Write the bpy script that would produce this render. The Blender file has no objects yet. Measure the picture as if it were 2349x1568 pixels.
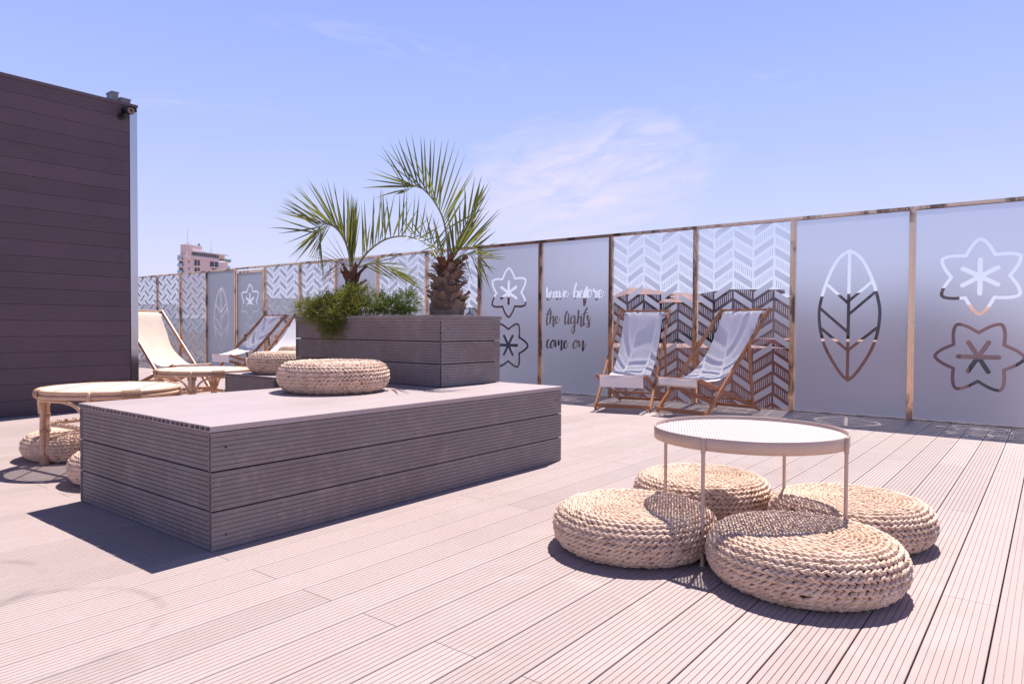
import bpy, bmesh, math, random
import numpy as np
from mathutils import Vector, Matrix
R_ = math.radians
C = bpy.context.scene.collection
# ------------------------------------------------------------------ camera
CAMH = 0.9
FPX, YAW, PITCH, ROLL = 1586.45, 0.66460, 0.02120, 0.00480
W_, H_ = 2349.0, 1568.0
F = Vector((math.cos(YAW)*math.cos(PITCH), math.sin(YAW)*math.cos(PITCH), -math.sin(PITCH)))
R0 = Vector((math.sin(YAW), -math.cos(YAW), 0)); U0 = R0.cross(F)
RR = R0*math.cos(ROLL)+U0*math.sin(ROLL); UU = -R0*math.sin(ROLL)+U0*math.cos(ROLL)
cd = bpy.data.cameras.new('camera'); cam = bpy.data.objects.new('camera', cd); C.objects.link(cam)
cam.matrix_world = Matrix(((RR.x, UU.x, -F.x, 0), (RR.y, UU.y, -F.y, 0), (RR.z, UU.z, -F.z, CAMH), (0, 0, 0, 1)))
cd.sensor_width = 36; cd.lens = FPX/W_*36; cd.clip_end = 5000; cd.clip_start = .02
bpy.context.scene.camera = cam
ORG = Vector((0, 0, CAMH))
def ray(q): return F + RR*((q[0]-W_/2)/FPX) - UU*((q[1]-H_/2)/FPX)
def onx(q, x): d = ray(q); return ORG + d*(x/d.x)
def at(q, dist): return ORG + ray(q)*dist          # dist = distance along the view axis
# ------------------------------------------------------------------ light
SUN = Vector((0.495, 0.10, 1.0)).normalized()
EL = math.asin(SUN.z); AZ = math.atan2(SUN.y, SUN.x)
EXPO = .62; WSTR = .13
sl = bpy.data.lights.new('sun', 'SUN'); sl.energy = 5.0; sl.angle = R_(.5); sl.color = (1.0, .945, .90)
so = bpy.data.objects.new('sun', sl); C.objects.link(so); so.rotation_euler = SUN.to_track_quat('Z', 'Y').to_euler()
so.location = (0, 0, 20)
sc = bpy.context.scene
w = bpy.data.worlds.new('World'); sc.world = w; w.use_nodes = True
nt = w.node_tree; nt.nodes.clear(); N = nt.nodes.new; Lk = nt.links.new
out = N('ShaderNodeOutputWorld'); bg = N('ShaderNodeBackground'); sky = N('ShaderNodeTexSky')
sky.sky_type = 'NISHITA'; sky.sun_disc = False; sky.sun_elevation = EL; sky.sun_rotation = math.pi/2-AZ
sky.air_density = 1.0; sky.dust_density = .6; sky.ozone_density = 1.2; sky.altitude = 100
bg.inputs[1].default_value = WSTR
tint = N('ShaderNodeMix'); tint.data_type = 'RGBA'; tint.blend_type = 'MULTIPLY'; tint.inputs[0].default_value = 1
tint.inputs[7].default_value = (1.0, .93, 1.14, 1)
Lk(sky.outputs[0], tint.inputs[6])
# sky colour by height above the horizon, mixed with the physical sky
K = 1/(2**EXPO*WSTR)
tz = N('ShaderNodeTexCoord'); sz = N('ShaderNodeSeparateXYZ'); Lk(tz.outputs['Generated'], sz.inputs[0])
rp = N('ShaderNodeValToRGB'); Lk(sz.outputs[2], rp.inputs[0]); er_ = rp.color_ramp.elements
for p_, c_ in ((0.0, (.79, .77, 1.0)), (.10, (.68, .71, 1.0)), (.24, (.49, .59, 1.0)), (.46, (.315, .43, .98)), (.58, (.15, .21, .56)), (.78, (.05, .08, .25))):
    e_ = er_[0] if p_ == 0 else er_.new(p_); e_.color = (*c_, 1)
er_[-1].position = 1.0; er_[-1].color = (.02, .03, .12, 1)
rk = N('ShaderNodeVectorMath'); rk.operation = 'SCALE'; rk.inputs['Scale'].default_value = K; Lk(rp.outputs[0], rk.inputs[0])
sm = N('ShaderNodeMix'); sm.data_type = 'RGBA'; sm.inputs[0].default_value = .92; Lk(tint.outputs[2], sm.inputs[6]); Lk(rk.outputs[0], sm.inputs[7])
# thin cirrus, laid out by direction in the sky
tc = N('ShaderNodeTexCoord')
def cloud(d0, ax, sx, sy, lo, hi, sc_):
    """soft patch around direction d0, stretched along ax"""
    d0 = Vector(d0).normalized(); ax = Vector(ax); ax = (ax-d0*ax.dot(d0)).normalized(); ay = d0.cross(ax)
    def dot(v, k):
        n = N('ShaderNodeVectorMath'); n.operation = 'DOT_PRODUCT'; n.inputs[1].default_value = v*k
        Lk(tc.outputs['Generated'], n.inputs[0]); return n.outputs['Value']
    def m(op, a, b=None):
        n = N('ShaderNodeMath'); n.operation = op
        for i, v in enumerate((a, b)):
            if v is None: continue
            if isinstance(v, (int, float)): n.inputs[i].default_value = v
            else: Lk(v, n.inputs[i])
        return n.outputs[0]
    a = dot(ax, 1/sx); b = dot(ay, 1/sy); c = dot(d0, 1)
    cb = N('ShaderNodeCombineXYZ'); Lk(m('MULTIPLY', a, sc_[0]), cb.inputs[0]); Lk(m('MULTIPLY', b, sc_[1]), cb.inputs[1]); cb.inputs[2].default_value = sc_[2]
    nz = N('ShaderNodeTexNoise'); nz.inputs['Scale'].default_value = 1; nz.inputs['Detail'].default_value = 9; nz.inputs['Roughness'].default_value = .62
    nz.inputs['Distortion'].default_value = .6; Lk(cb.outputs[0], nz.inputs['Vector'])
    nw = N('ShaderNodeTexNoise'); nw.inputs['Scale'].default_value = .9; nw.inputs['Detail'].default_value = 3; Lk(cb.outputs[0], nw.inputs['Vector'])
    r2 = m('ADD', m('MULTIPLY', a, a), m('MULTIPLY', b, b))
    r2 = m('ADD', r2, m('MULTIPLY', m('SUBTRACT', nw.outputs[0], .5), 1.6))
    fall = m('MAXIMUM', m('SUBTRACT', 1.0, r2), 0.0)
    mr = N('ShaderNodeMapRange'); mr.interpolation_type = 'SMOOTHSTEP'; mr.inputs[1].default_value = lo; mr.inputs[2].default_value = hi
    Lk(nz.outputs[0], mr.inputs[0])
    front = m('GREATER_THAN', c, 0.2)
    return m('MULTIPLY', m('MULTIPLY', m('POWER', fall, .8), mr.outputs[0]), front)
def addm(a, b):
    n = N('ShaderNodeMath'); n.operation = 'MAXIMUM'; Lk(a, n.inputs[0]); Lk(b, n.inputs[1]); return n.outputs[0]
c1 = cloud(ray((1310, 425)), RR*1.0+UU*.22, .21, .10, .22, .72, (2.2, 3.2, 1.7))
c2 = cloud(ray((960, 110)), RR*1.0-UU*.22, .22, .022, .42, .8, (2.6, 1.2, 4.2))
c3 = cloud(ray((450, 240)), RR*1.0-UU*.06, .16, .012, .40, .8, (2.0, 1.0, 7.2))
c4 = cloud(ray((1500, 300)), RR*1.0+UU*.3, .22, .05, .45, .85, (3.0, 2.0, 9.2))
def dim(a, v):
    n = N('ShaderNodeMath'); n.operation = 'MULTIPLY'; Lk(a, n.inputs[0]); n.inputs[1].default_value = v; return n.outputs[0]
cl = addm(addm(c1, dim(c2, .35)), addm(dim(c3, .4), dim(c4, .5)))
k = N('ShaderNodeMath'); k.operation = 'MULTIPLY'; k.inputs[1].default_value = .95; Lk(cl, k.inputs[0])
cm = N('ShaderNodeMix'); cm.data_type = 'RGBA'; Lk(k.outputs[0], cm.inputs[0]); Lk(sm.outputs[2], cm.inputs[6])
cm.inputs[7].default_value = (.84*K, .79*K, .98*K, 1)
Lk(cm.outputs[2], bg.inputs[0]); Lk(bg.outputs[0], out.inputs[0])
vs = sc.view_settings; vs.view_transform = 'Standard'; vs.look = 'None'; vs.exposure = EXPO; vs.gamma = 1
sc.render.engine = 'CYCLES'
# ------------------------------------------------------------------ helpers
def tag(o, label=None, cat=None, group=None, kind=None):
    if label: o['label'] = label
    if cat: o['category'] = cat
    if group: o['group'] = group
    if kind: o['kind'] = kind
    return o
def thing(name, label, cat, loc=(0, 0, 0), rz=0, group=None):
    o = bpy.data.objects.new(name, None); C.objects.link(o); o.empty_display_size = .1
    o.location = loc; o.rotation_euler = (0, 0, rz); return tag(o, label, cat, group)
class MB:
    def __init__(s): s.v = []; s.f = []; s.sm = []
    def add(s, vs, fs, smooth=False):
        b = len(s.v); s.v += [tuple(x) for x in vs]; s.f += [tuple(i+b for i in f) for f in fs]; s.sm += [smooth]*len(fs)
    def quad(s, a, b, c, d): s.add((a, b, c, d), ((0, 1, 2, 3),))
    def box(s, x0, x1, y0, y1, z0, z1): s.obox(Vector(((x0+x1)/2, (y0+y1)/2, (z0+z1)/2)), Vector(((x1-x0)/2, 0, 0)), Vector((0, (y1-y0)/2, 0)), Vector((0, 0, (z1-z0)/2)))
    def obox(s, c, a, b, d):
        v = [c+a*i+b*j+d*k for i in (-1, 1) for j in (-1, 1) for k in (-1, 1)]
        s.add(v, ((0, 1, 3, 2), (4, 6, 7, 5), (0, 4, 5, 1), (2, 3, 7, 6), (0, 2, 6, 4), (1, 5, 7, 3)))
    def bar(s, p, q, w, h, up=Vector((0, 0, 1)), bev=0.0, ext=0.0):
        """rectangular bar p..q, w across, h along 'up', chamfered edges"""
        p = Vector(p); q = Vector(q); t = (q-p).normalized(); p = p-t*ext; q = q+t*ext
        sd = t.cross(up).normalized(); u = sd.cross(t).normalized(); e = bev
        if e <= 0: pr = [(-w/2, -h/2), (w/2, -h/2), (w/2, h/2), (-w/2, h/2)]
        else: pr = [(-w/2+e, -h/2), (w/2-e, -h/2), (w/2, -h/2+e), (w/2, h/2-e), (w/2-e, h/2), (-w/2+e, h/2), (-w/2, h/2-e), (-w/2, -h/2+e)]
        n = len(pr); L = (q-p).length
        rings = [(0, .0)] if e <= 0 else [(0, e)]
        vv = []
        if e > 0:
            for d_, k_ in ((0, 1-e*2/max(w, h)), (e, 1), (L-e, 1), (L, 1-e*2/max(w, h))):
                vv += [p+t*d_+sd*a*k_+u*b*k_ for a, b in pr]
        else:
            for d_ in (0, L): vv += [p+t*d_+sd*a+u*b for a, b in pr]
        m = len(vv)//n; fs = []
        for r in range(m-1):
            for i in range(n): j = (i+1) % n; fs.append((r*n+i, r*n+j, (r+1)*n+j, (r+1)*n+i))
        fs.append(tuple(reversed(range(n)))); fs.append(tuple((m-1)*n+i for i in range(n)))
        s.add(vv, fs)
    def tube(s, pts, rad, n=10, caps=True, smooth=True):
        pts = [Vector(p) for p in pts]; m = len(pts)
        if not isinstance(rad, (list, tuple)): rad = [rad]*m
        t0 = (pts[1]-pts[0]).normalized(); ref = Vector((0, 0, 1)) if abs(t0.z) < .9 else Vector((1, 0, 0))
        a = t0.cross(ref).normalized(); vv = []
        for i, p in enumerate(pts):
            t = (pts[min(i+1, m-1)]-pts[max(i-1, 0)]).normalized()
            a = (a-t*a.dot(t)).normalized(); b = t.cross(a)
            vv += [p+(a*math.cos(2*math.pi*j/n)+b*math.sin(2*math.pi*j/n))*rad[i] for j in range(n)]
        fs = [(i*n+j, i*n+(j+1) % n, (i+1)*n+(j+1) % n, (i+1)*n+j) for i in range(m-1) for j in range(n)]
        s.add(vv, fs, smooth)
        if caps: s.add(vv[:n], (tuple(reversed(range(n))),)); s.add(vv[-n:], (tuple(range(n)),))
    def lathe(s, prof, n=32, c=(0, 0), smooth=True, closed=False):
        vv = [(c[0]+r*math.cos(2*math.pi*j/n), c[1]+r*math.sin(2*math.pi*j/n), z) for r, z in prof for j in range(n)]
        m = len(prof); fs = [(i*n+j, i*n+(j+1) % n, ((i+1) % m)*n+(j+1) % n, ((i+1) % m)*n+j) for i in range(m if closed else m-1) for j in range(n)]
        s.add(vv, fs, smooth)
    def build(s, name, mat, parent=None, xf=None):
        me = bpy.data.meshes.new(name)
        vv = [xf @ Vector(p) for p in s.v] if xf else s.v
        me.from_pydata(vv, [], s.f); me.polygons.foreach_set('use_smooth', s.sm); me.materials.append(mat); me.update()
        o = bpy.data.objects.new(name, me); C.objects.link(o)
        if parent: o.parent = parent
        return o
def kids(o): return list(o.children)
def copy_tree(o, parent=None):
    ch = kids(o); c = o.copy(); C.objects.link(c); c.parent = parent
    for x in ch: copy_tree(x, c)
    return c
def catmull(pts, per=6):
    P = [Vector(p) for p in pts]; P = [P[0]*2-P[1]]+P+[P[-1]*2-P[-2]]; o = []
    for i in range(1, len(P)-2):
        a, b, c, d = P[i-1:i+3]
        for k_ in range(per):
            t = k_/per; o.append(.5*((2*b)+(c-a)*t+(2*a-5*b+4*c-d)*t*t+(3*b-a-3*c+d)*t**3))
    o.append(P[-2]); return o
# ------------------------------------------------------------------ materials
def mat(name, col, rough=.6, metal=0, noise=None, bump=None, island=0, spec=.5, coord='Object', stretch=(1, 1, 1), extra=None):
    """noise=(scale, colour2, lo, hi); bump=(scale, strength); island = random brightness per mesh island"""
    m = bpy.data.materials.new(name); m.use_nodes = True; t = m.node_tree; n = t.nodes; b = n['Principled BSDF']; l = t.links.new
    b.inputs['Roughness'].default_value = rough; b.inputs['Metallic'].default_value = metal; b.inputs['Specular IOR Level'].default_value = spec
    b.inputs['Base Color'].default_value = (*col, 1)
    tcn = n.new('ShaderNodeTexCoord'); mp = n.new('ShaderNodeMapping'); mp.inputs['Scale'].default_value = stretch; l(tcn.outputs[coord], mp.inputs[0])
    cur = None
    def rgb(c): r = n.new('ShaderNodeRGB'); r.outputs[0].default_value = (*c, 1); return r.outputs[0]
    cur = rgb(col)
    for nn in ([noise] if noise and not isinstance(noise, list) else (noise or [])):
        nz = n.new('ShaderNodeTexNoise'); nz.inputs['Scale'].default_value = nn[0]; nz.inputs['Detail'].default_value = 6; nz.inputs['Roughness'].default_value = .6
        l(mp.outputs[0], nz.inputs['Vector'])
        mr = n.new('ShaderNodeMapRange'); mr.inputs[1].default_value = nn[2]; mr.inputs[2].default_value = nn[3]; l(nz.outputs[0], mr.inputs[0])
        mx = n.new('ShaderNodeMix'); mx.data_type = 'RGBA'; l(mr.outputs[0], mx.inputs[0]); l(cur, mx.inputs[6]); mx.inputs[7].default_value = (*nn[1], 1); cur = mx.outputs[2]
    if island:
        g = n.new('ShaderNodeNewGeometry'); mr = n.new('ShaderNodeMapRange'); mr.inputs[3].default_value = 1-island; mr.inputs[4].default_value = 1+island
        l(g.outputs['Random Per Island'], mr.inputs[0])
        hs = n.new('ShaderNodeHueSaturation'); l(cur, hs.inputs['Color']); l(mr.outputs[0], hs.inputs['Value']); cur = hs.outputs[0]
    l(cur, b.inputs['Base Color'])
    if bump:
        nz = n.new('ShaderNodeTexNoise'); nz.inputs['Scale'].default_value = bump[0]; nz.inputs['Detail'].default_value = 5; l(mp.outputs[0], nz.inputs['Vector'])
        bp = n.new('ShaderNodeBump'); bp.inputs['Strength'].default_value = bump[1]; bp.inputs['Distance'].default_value = bump[2] if len(bump) > 2 else .004
        l(nz.outputs[0], bp.inputs['Height']); l(bp.outputs[0], b.inputs['Normal'])
    return m
M = {}
M['deck'] = mat('deck_boards', (.425, .336, .312), .7, spec=.25, noise=[(.8, (.395, .305, .280), .46, .68), (4.5, (.445, .355, .335), .52, .74), (38, (.38, .30, .28), .5, .85)], bump=(220, .25, .001), island=.06, stretch=(1, 1, 1))
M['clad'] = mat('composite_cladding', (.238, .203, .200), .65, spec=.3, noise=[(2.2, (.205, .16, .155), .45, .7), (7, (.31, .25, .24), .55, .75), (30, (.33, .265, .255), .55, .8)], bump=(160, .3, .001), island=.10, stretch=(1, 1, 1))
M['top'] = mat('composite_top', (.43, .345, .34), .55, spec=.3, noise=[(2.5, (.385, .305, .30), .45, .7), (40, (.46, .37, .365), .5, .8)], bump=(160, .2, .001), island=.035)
M['dclad'] = mat('dark_cladding', (.125, .083, .10), .6, noise=[(2.0, (.105, .072, .088), .45, .7)], bump=(160, .3, .001), island=.09)
M['under'] = mat('subframe', (.02, .017, .02), .9)
M['wood'] = mat('oiled_wood', (.43, .18, .082), .42, noise=[(14, (.28, .105, .045), .48, .75), (60, (.50, .23, .11), .5, .8)], bump=(70, .25, .002), stretch=(1, 1, 6), island=.12)
M['sling'] = mat('white_canvas', (.93, .89, .885), .85, noise=[(9, (.84, .80, .81), .5, .75)], bump=(5, .3, .006))
M['sling_old'] = mat('stained_canvas', (.78, .66, .53), .85, noise=[(6, (.74, .61, .48), .45, .7), (55, (.50, .32, .20), .70, .80)], bump=(5, .3, .006))
M['cream'] = mat('cream_enamel', (.56, .41, .33), .38, noise=(9, (.53, .385, .305), .45, .7))
M['cream_top'] = mat('cream_mesh_metal', (.74, .63, .59), .5)
M['rattan'] = mat('rattan', (.66, .42, .28), .42, noise=[(12, (.56, .33, .20), .45, .75), (60, (.72, .50, .36), .5, .8)], bump=(90, .2, .002))
M['rattan_top'] = mat('rattan_weave', (.76, .60, .48), .5, noise=[(20, (.70, .50, .37), .5, .75)], island=.05)
M['binding'] = mat('rattan_binding', (.50, .31, .20), .55, noise=(60, (.38, .22, .14), .45, .7))
M['braid'] = mat('water_hyacinth', (.69, .495, .365), .5, spec=.35, noise=[(30, (.46, .27, .17), .52, .75), (9, (.76, .58, .45), .5, .75)], bump=(160, .5, .0015), island=.13)
M['braid_in'] = mat('pouf_core', (.07, .035, .02), .9)
M['bronze'] = mat('bronzed_steel', (.70, .50, .36), .18, 1.0, noise=[(5, (.20, .13, .10), .50, .60), (28, (.80, .62, .46), .57, .75)], bump=(9, .5, .01), stretch=(1, 1, .45))
M['steel'] = mat('polished_steel', (.55, .53, .56), .12, 1.0, bump=(3, .2, .01))
M['soil'] = mat('soil', (.07, .045, .03), .95, noise=(30, (.12, .08, .05), .4, .7), bump=(60, 1, .02))
M['boot'] = mat('palm_bark', (.215, .15, .118), .85, noise=[(11, (.08, .045, .033), .45, .66), (45, (.36, .29, .25), .57, .78)], bump=(60, .9, .008), stretch=(1, 1, .35), island=.22)
M['boot_red'] = mat('palm_fibre', (.145, .062, .034), .8, noise=(30, (.08, .03, .018), .4, .65), bump=(80, .8, .004), island=.25)
def leafmat(name, col, col2, trans, rough=.42):
    m = mat(name, col, rough, noise=(5, col2, .4, .7), island=.22)
    t = m.node_tree; n = t.nodes; b = n['Principled BSDF']; o = n['Material Output']
    tr = n.new('ShaderNodeBsdfTranslucent'); tr.inputs[0].default_value = (*trans, 1); mx = n.new('ShaderNodeMixShader'); mx.inputs[0].default_value = .32
    t.links.new(b.outputs[0], mx.inputs[1]); t.links.new(tr.outputs[0], mx.inputs[2]); t.links.new(mx.outputs[0], o.inputs[0]); return m
M['frond'] = leafmat('palm_leaflet', (.115, .135, .038), (.17, .165, .055), (.28, .30, .05), .45)
M['frond_dry'] = leafmat('dry_leaflet', (.42, .30, .20), (.34, .22, .13), (.3, .2, .1), .5)
M['rachis'] = mat('palm_rachis', (.20, .21, .07), .45, noise=(12, (.26, .20, .09), .4, .7))
M['juniper'] = leafmat('juniper_leaf', (.14, .165, .028), (.34, .31, .06), (.30, .33, .05), .5)
M['juniper2'] = leafmat('juniper_leaf_dark', (.09, .13, .022), (.17, .20, .035), (.18, .24, .03), .5)
M['twig'] = mat('twig', (.12, .075, .045), .85)
M['black'] = mat('black_plastic', (.015, .013, .015), .3)
M['grey_metal'] = mat('grey_paint', (.20, .20, .235), .5, noise=(8, (.16, .16, .19), .4, .7))
# worn rings and scuffs on the deck, where poufs have stood
def deck_stains():
    t = M['deck'].node_tree; n = t.nodes; l = t.links.new; b = n['Principled BSDF']; src = b.inputs['Base Color'].links[0].from_socket
    g = n.new('ShaderNodeNewGeometry'); cur = src
    nz = n.new('ShaderNodeTexNoise'); nz.inputs['Scale'].default_value = 7; nz.inputs['Detail'].default_value = 6; l(g.outputs['Position'], nz.inputs['Vector'])
    for (x, y, rad, wd, col, k) in STAINS:
        d = n.new('ShaderNodeVectorMath'); d.operation = 'DISTANCE'; l(g.outputs['Position'], d.inputs[0]); d.inputs[1].default_value = (x, y, 0)
        a = n.new('ShaderNodeMath'); a.operation = 'SUBTRACT'; l(d.outputs['Value'], a.inputs[0]); a.inputs[1].default_value = rad
        a2 = n.new('ShaderNodeMath'); a2.operation = 'ABSOLUTE'; l(a.outputs[0], a2.inputs[0])
        mr = n.new('ShaderNodeMapRange'); mr.interpolation_type = 'SMOOTHSTEP'; mr.inputs[1].default_value = 0; mr.inputs[2].default_value = wd; mr.inputs[3].default_value = 1; mr.inputs[4].default_value = 0; l(a2.outputs[0], mr.inputs[0])
        nr = n.new('ShaderNodeMapRange'); nr.inputs[1].default_value = .42; nr.inputs[2].default_value = .62; l(nz.outputs[0], nr.inputs[0])
        m_ = n.new('ShaderNodeMath'); m_.operation = 'MULTIPLY'; l(mr.outputs[0], m_.inputs[0]); l(nr.outputs[0], m_.inputs[1])
        m2_ = n.new('ShaderNodeMath'); m2_.operation = 'MULTIPLY'; l(m_.outputs[0], m2_.inputs[0]); m2_.inputs[1].default_value = k
        mx = n.new('ShaderNodeMix'); mx.data_type = 'RGBA'; l(m2_.outputs[0], mx.inputs[0]); l(cur, mx.inputs[6]); mx.inputs[7].default_value = (*col, 1); cur = mx.outputs[2]
    nz2 = n.new('ShaderNodeTexNoise'); nz2.inputs['Scale'].default_value = 3.1; nz2.inputs['Detail'].default_value = 9; nz2.inputs['Roughness'].default_value = .72; l(g.outputs['Position'], nz2.inputs['Vector'])
    mr = n.new('ShaderNodeMapRange'); mr.inputs[1].default_value = .60; mr.inputs[2].default_value = .74; mr.inputs[4].default_value = .35; l(nz2.outputs[0], mr.inputs[0])
    mx = n.new('ShaderNodeMix'); mx.data_type = 'RGBA'; l(mr.outputs[0], mx.inputs[0]); l(cur, mx.inputs[6]); mx.inputs[7].default_value = (.46, .38, .36, 1); l(mx.outputs[2], b.inputs['Base Color'])
DK_, LT_ = (.25, .20, .185), (.48, .39, .365)
STAINS = [(.62, 2.95, .31, .035, DK_, .55), (.72, 2.35, .34, .03, DK_, .4), (2.50, .66, .43, .10, LT_, .55), (2.46, 1.36, .40, .09, LT_, .45), (3.22, .66, .42, .10, LT_, .5), (1.75, 1.25, .33, .04, LT_, .5), (4.6, 1.6, .33, .04, DK_, .35), (1.15, 1.75, .33, .05, LT_, .4)]
deck_stains()
# canvas lets some light through
for k_ in ('sling', 'sling_old'):
    m = M[k_]; t = m.node_tree; n = t.nodes; tr = n.new('ShaderNodeBsdfTranslucent'); tr.inputs[0].default_value = (.75, .68, .66, 1)
    mx = n.new('ShaderNodeMixShader'); mx.inputs[0].default_value = .18
    t.links.new(n['Principled BSDF'].outputs[0], mx.inputs[1]); t.links.new(tr.outputs[0], mx.inputs[2]); t.links.new(mx.outputs[0], n['Material Output'].inputs[0])
# frosted film: light scatters through it
m = bpy.data.materials.new('frosted_film'); m.use_nodes = True; t = m.node_tree; n = t.nodes; n.remove(n['Principled BSDF']); l = t.links.new
tr = n.new('ShaderNodeBsdfTranslucent'); tr.inputs[0].default_value = (.62, .65, .80, 1)
rf = n.new('ShaderNodeBsdfRefraction'); rf.inputs['Color'].default_value = (.93, .95, .98, 1); rf.inputs['Roughness'].default_value = .55; rf.inputs['IOR'].default_value = 1.22
df = n.new('ShaderNodeBsdfDiffuse'); df.inputs[0].default_value = (.75, .75, .80, 1)
m1 = n.new('ShaderNodeMixShader'); m1.inputs[0].default_value = .70; l(tr.outputs[0], m1.inputs[1]); l(rf.outputs[0], m1.inputs[2])
m2 = n.new('ShaderNodeMixShader'); m2.inputs[0].default_value = .22; l(m1.outputs[0], m2.inputs[1]); l(df.outputs[0], m2.inputs[2])
l(m2.outputs[0], n['Material Output'].inputs[0]); M['film'] = m
m = bpy.data.materials.new('clear_glass'); m.use_nodes = True; t = m.node_tree; n = t.nodes; n.remove(n['Principled BSDF']); l = t.links.new
tp = n.new('ShaderNodeBsdfTransparent'); tp.inputs[0].default_value = (.93, .95, .96, 1); gl = n.new('ShaderNodeBsdfGlossy'); gl.inputs['Roughness'].default_value = .01
fr = n.new('ShaderNodeFresnel'); fr.inputs[0].default_value = 1.45; mk = n.new('ShaderNodeMath'); mk.operation = 'MULTIPLY'; mk.inputs[1].default_value = .55; l(fr.outputs[0], mk.inputs[0])
mx = n.new('ShaderNodeMixShader'); l(mk.outputs[0], mx.inputs[0]); l(tp.outputs[0], mx.inputs[1]); l(gl.outputs[0], mx.inputs[2]); l(mx.outputs[0], n['Material Output'].inputs[0]); M['glass'] = m
# ------------------------------------------------------------------ boards
def board(mb, o, ux, uy, uz, L, w, t, ng=7, gd=.003, gw=.003, hs=False, he=False, nh=4):
    """board from corner o: length L along ux, width w along uy, thickness t below the grooved face (uz outward)"""
    o = Vector(o); ux = Vector(ux); uy = Vector(uy); uz = Vector(uz)
    pr = [(0, -t)]; e = .0015
    pr += [(0, -e), (e, 0)]
    for i in range(ng):
        c = w*(i+1)/(ng+1)
        pr += [(c-gw/2, 0), (c-gw/2+.0006, -gd), (c+gw/2-.0006, -gd), (c+gw/2, 0)]
    pr += [(w-e, 0), (w, -e), (w, -t)]
    n = len(pr); vv = [o+ux*d+uy*a+uz*b for d in (0, L) for a, b in pr]
    mb.add(vv, [(i, i+1, n+i+1, n+i) for i in range(n-1)]+[(n-1, 0, n, 2*n-1)])
    for flag, d, sg in ((hs, 0, 1), (he, L, -1)):
        if not flag:
            b = len(mb.v); mb.add([o+ux*d+uy*a+uz*z for a, z in pr], (tuple(range(n)),)); continue
        gm = .0045; wall = .0045; g = -gd-.0012
        ys = [0]
        cw = (w-wall*(nh+1))/nh
        for i in range(nh): ys += [wall+i*(cw+wall), wall+i*(cw+wall)+cw]
        ys.append(w); zs = [-t, -t+gm, g-.001, 0 if ng == 0 else -.0002]
        P = lambda a, z, dd=0: o+ux*(d+sg*dd)+uy*a+uz*z
        for i in range(len(ys)-1):
            for j in range(3):
                a0, a1, z0, z1 = ys[i], ys[i+1], zs[j], zs[j+1]
                if j == 1 and i % 2 == 1:
                    D = .07
                    mb.quad(P(a0, z0), P(a1, z0), P(a1, z0, D), P(a0, z0, D)); mb.quad(P(a0, z1), P(a1, z1), P(a1, z1, D), P(a0, z1, D))
                    mb.quad(P(a0, z0), P(a0, z1), P(a0, z1, D), P(a0, z0, D)); mb.quad(P(a1, z0), P(a1, z1), P(a1, z1, D), P(a1, z0, D))
                    mb.quad(P(a0, z0, D), P(a1, z0, D), P(a1, z1, D), P(a0, z1, D))
                else: mb.quad(P(a0, z0), P(a1, z0), P(a1, z1), P(a0, z1))
X, Y, Z = Vector((1, 0, 0)), Vector((0, 1, 0)), Vector((0, 0, 1))
# ------------------------------------------------------------------ deck
DX0, DX1, DY0, DY1 = -6.0, 7.86, -6.0, 24.0
mb = MB(); PT = .157; k0 = int((DY0-.128)/PT); k1 = int((DY1-.128)/PT)
for k_ in range(k0, k1):
    y = .128+PT*k_; ph = 1.411 if k_ % 2 else 2.737
    xs = [DX0]+[ph+2.652*i for i in range(-4, 4) if DX0+.1 < ph+2.652*i < DX1-.1]+[DX1]
    if y < 9: near = 1
    for a, b in zip(xs, xs[1:]): board(mb, (a+.0012, y+.0022, 0), X, Y, Z, b-a-.0024, PT-.0044, .018, 7, .0035, .0023)
tag(mb.build('deck', M['deck']), kind='structure')
mb = MB(); mb.box(DX0, DX1+.25, DY0, DY1, -.35, -.03)
tag(mb.build('roof_slab', M['under']), kind='structure')
# ------------------------------------------------------------------ clad boxes
def clad_box(root, x0, y0, L, Wd, z0, z1, nb, top=True, T=.022, mat_=None, cap='slab', faces='all'):
    m_ = mat_ or M['clad']; ct = .025; ph = (z1-ct-z0)/nb; bw = ph-.0060
    inn = MB(); inn.box(x0+T+.006, x0+L-T-.006, y0+T+.006, y0+Wd-T-.006, z0+.002, z1-ct-.004 if top else z1-.06); inn.build('subframe', M['under'], root)
    a = MB(); b = MB(); c = MB(); d = MB()
    for i in range(nb):
        z = z0+.003+ph*i
        off = random.uniform(-.0012, .0012)
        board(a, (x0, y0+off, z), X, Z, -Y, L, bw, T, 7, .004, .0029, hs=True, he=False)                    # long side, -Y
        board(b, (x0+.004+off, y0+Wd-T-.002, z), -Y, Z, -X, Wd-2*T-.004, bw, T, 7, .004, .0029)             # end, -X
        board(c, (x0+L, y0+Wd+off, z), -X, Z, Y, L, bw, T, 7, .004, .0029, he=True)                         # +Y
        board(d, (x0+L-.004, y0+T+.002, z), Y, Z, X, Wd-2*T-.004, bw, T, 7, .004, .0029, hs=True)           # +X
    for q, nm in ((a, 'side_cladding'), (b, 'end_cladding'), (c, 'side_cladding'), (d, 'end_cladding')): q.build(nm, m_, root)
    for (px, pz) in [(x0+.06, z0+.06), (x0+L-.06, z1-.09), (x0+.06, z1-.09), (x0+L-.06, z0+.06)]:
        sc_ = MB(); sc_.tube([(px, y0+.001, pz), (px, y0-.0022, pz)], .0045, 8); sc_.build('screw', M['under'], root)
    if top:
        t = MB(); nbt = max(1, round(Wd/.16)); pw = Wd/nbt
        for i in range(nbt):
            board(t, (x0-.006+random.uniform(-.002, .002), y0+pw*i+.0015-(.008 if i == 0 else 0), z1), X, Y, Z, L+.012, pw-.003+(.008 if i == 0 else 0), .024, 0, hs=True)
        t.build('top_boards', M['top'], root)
random.seed(4)
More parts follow.
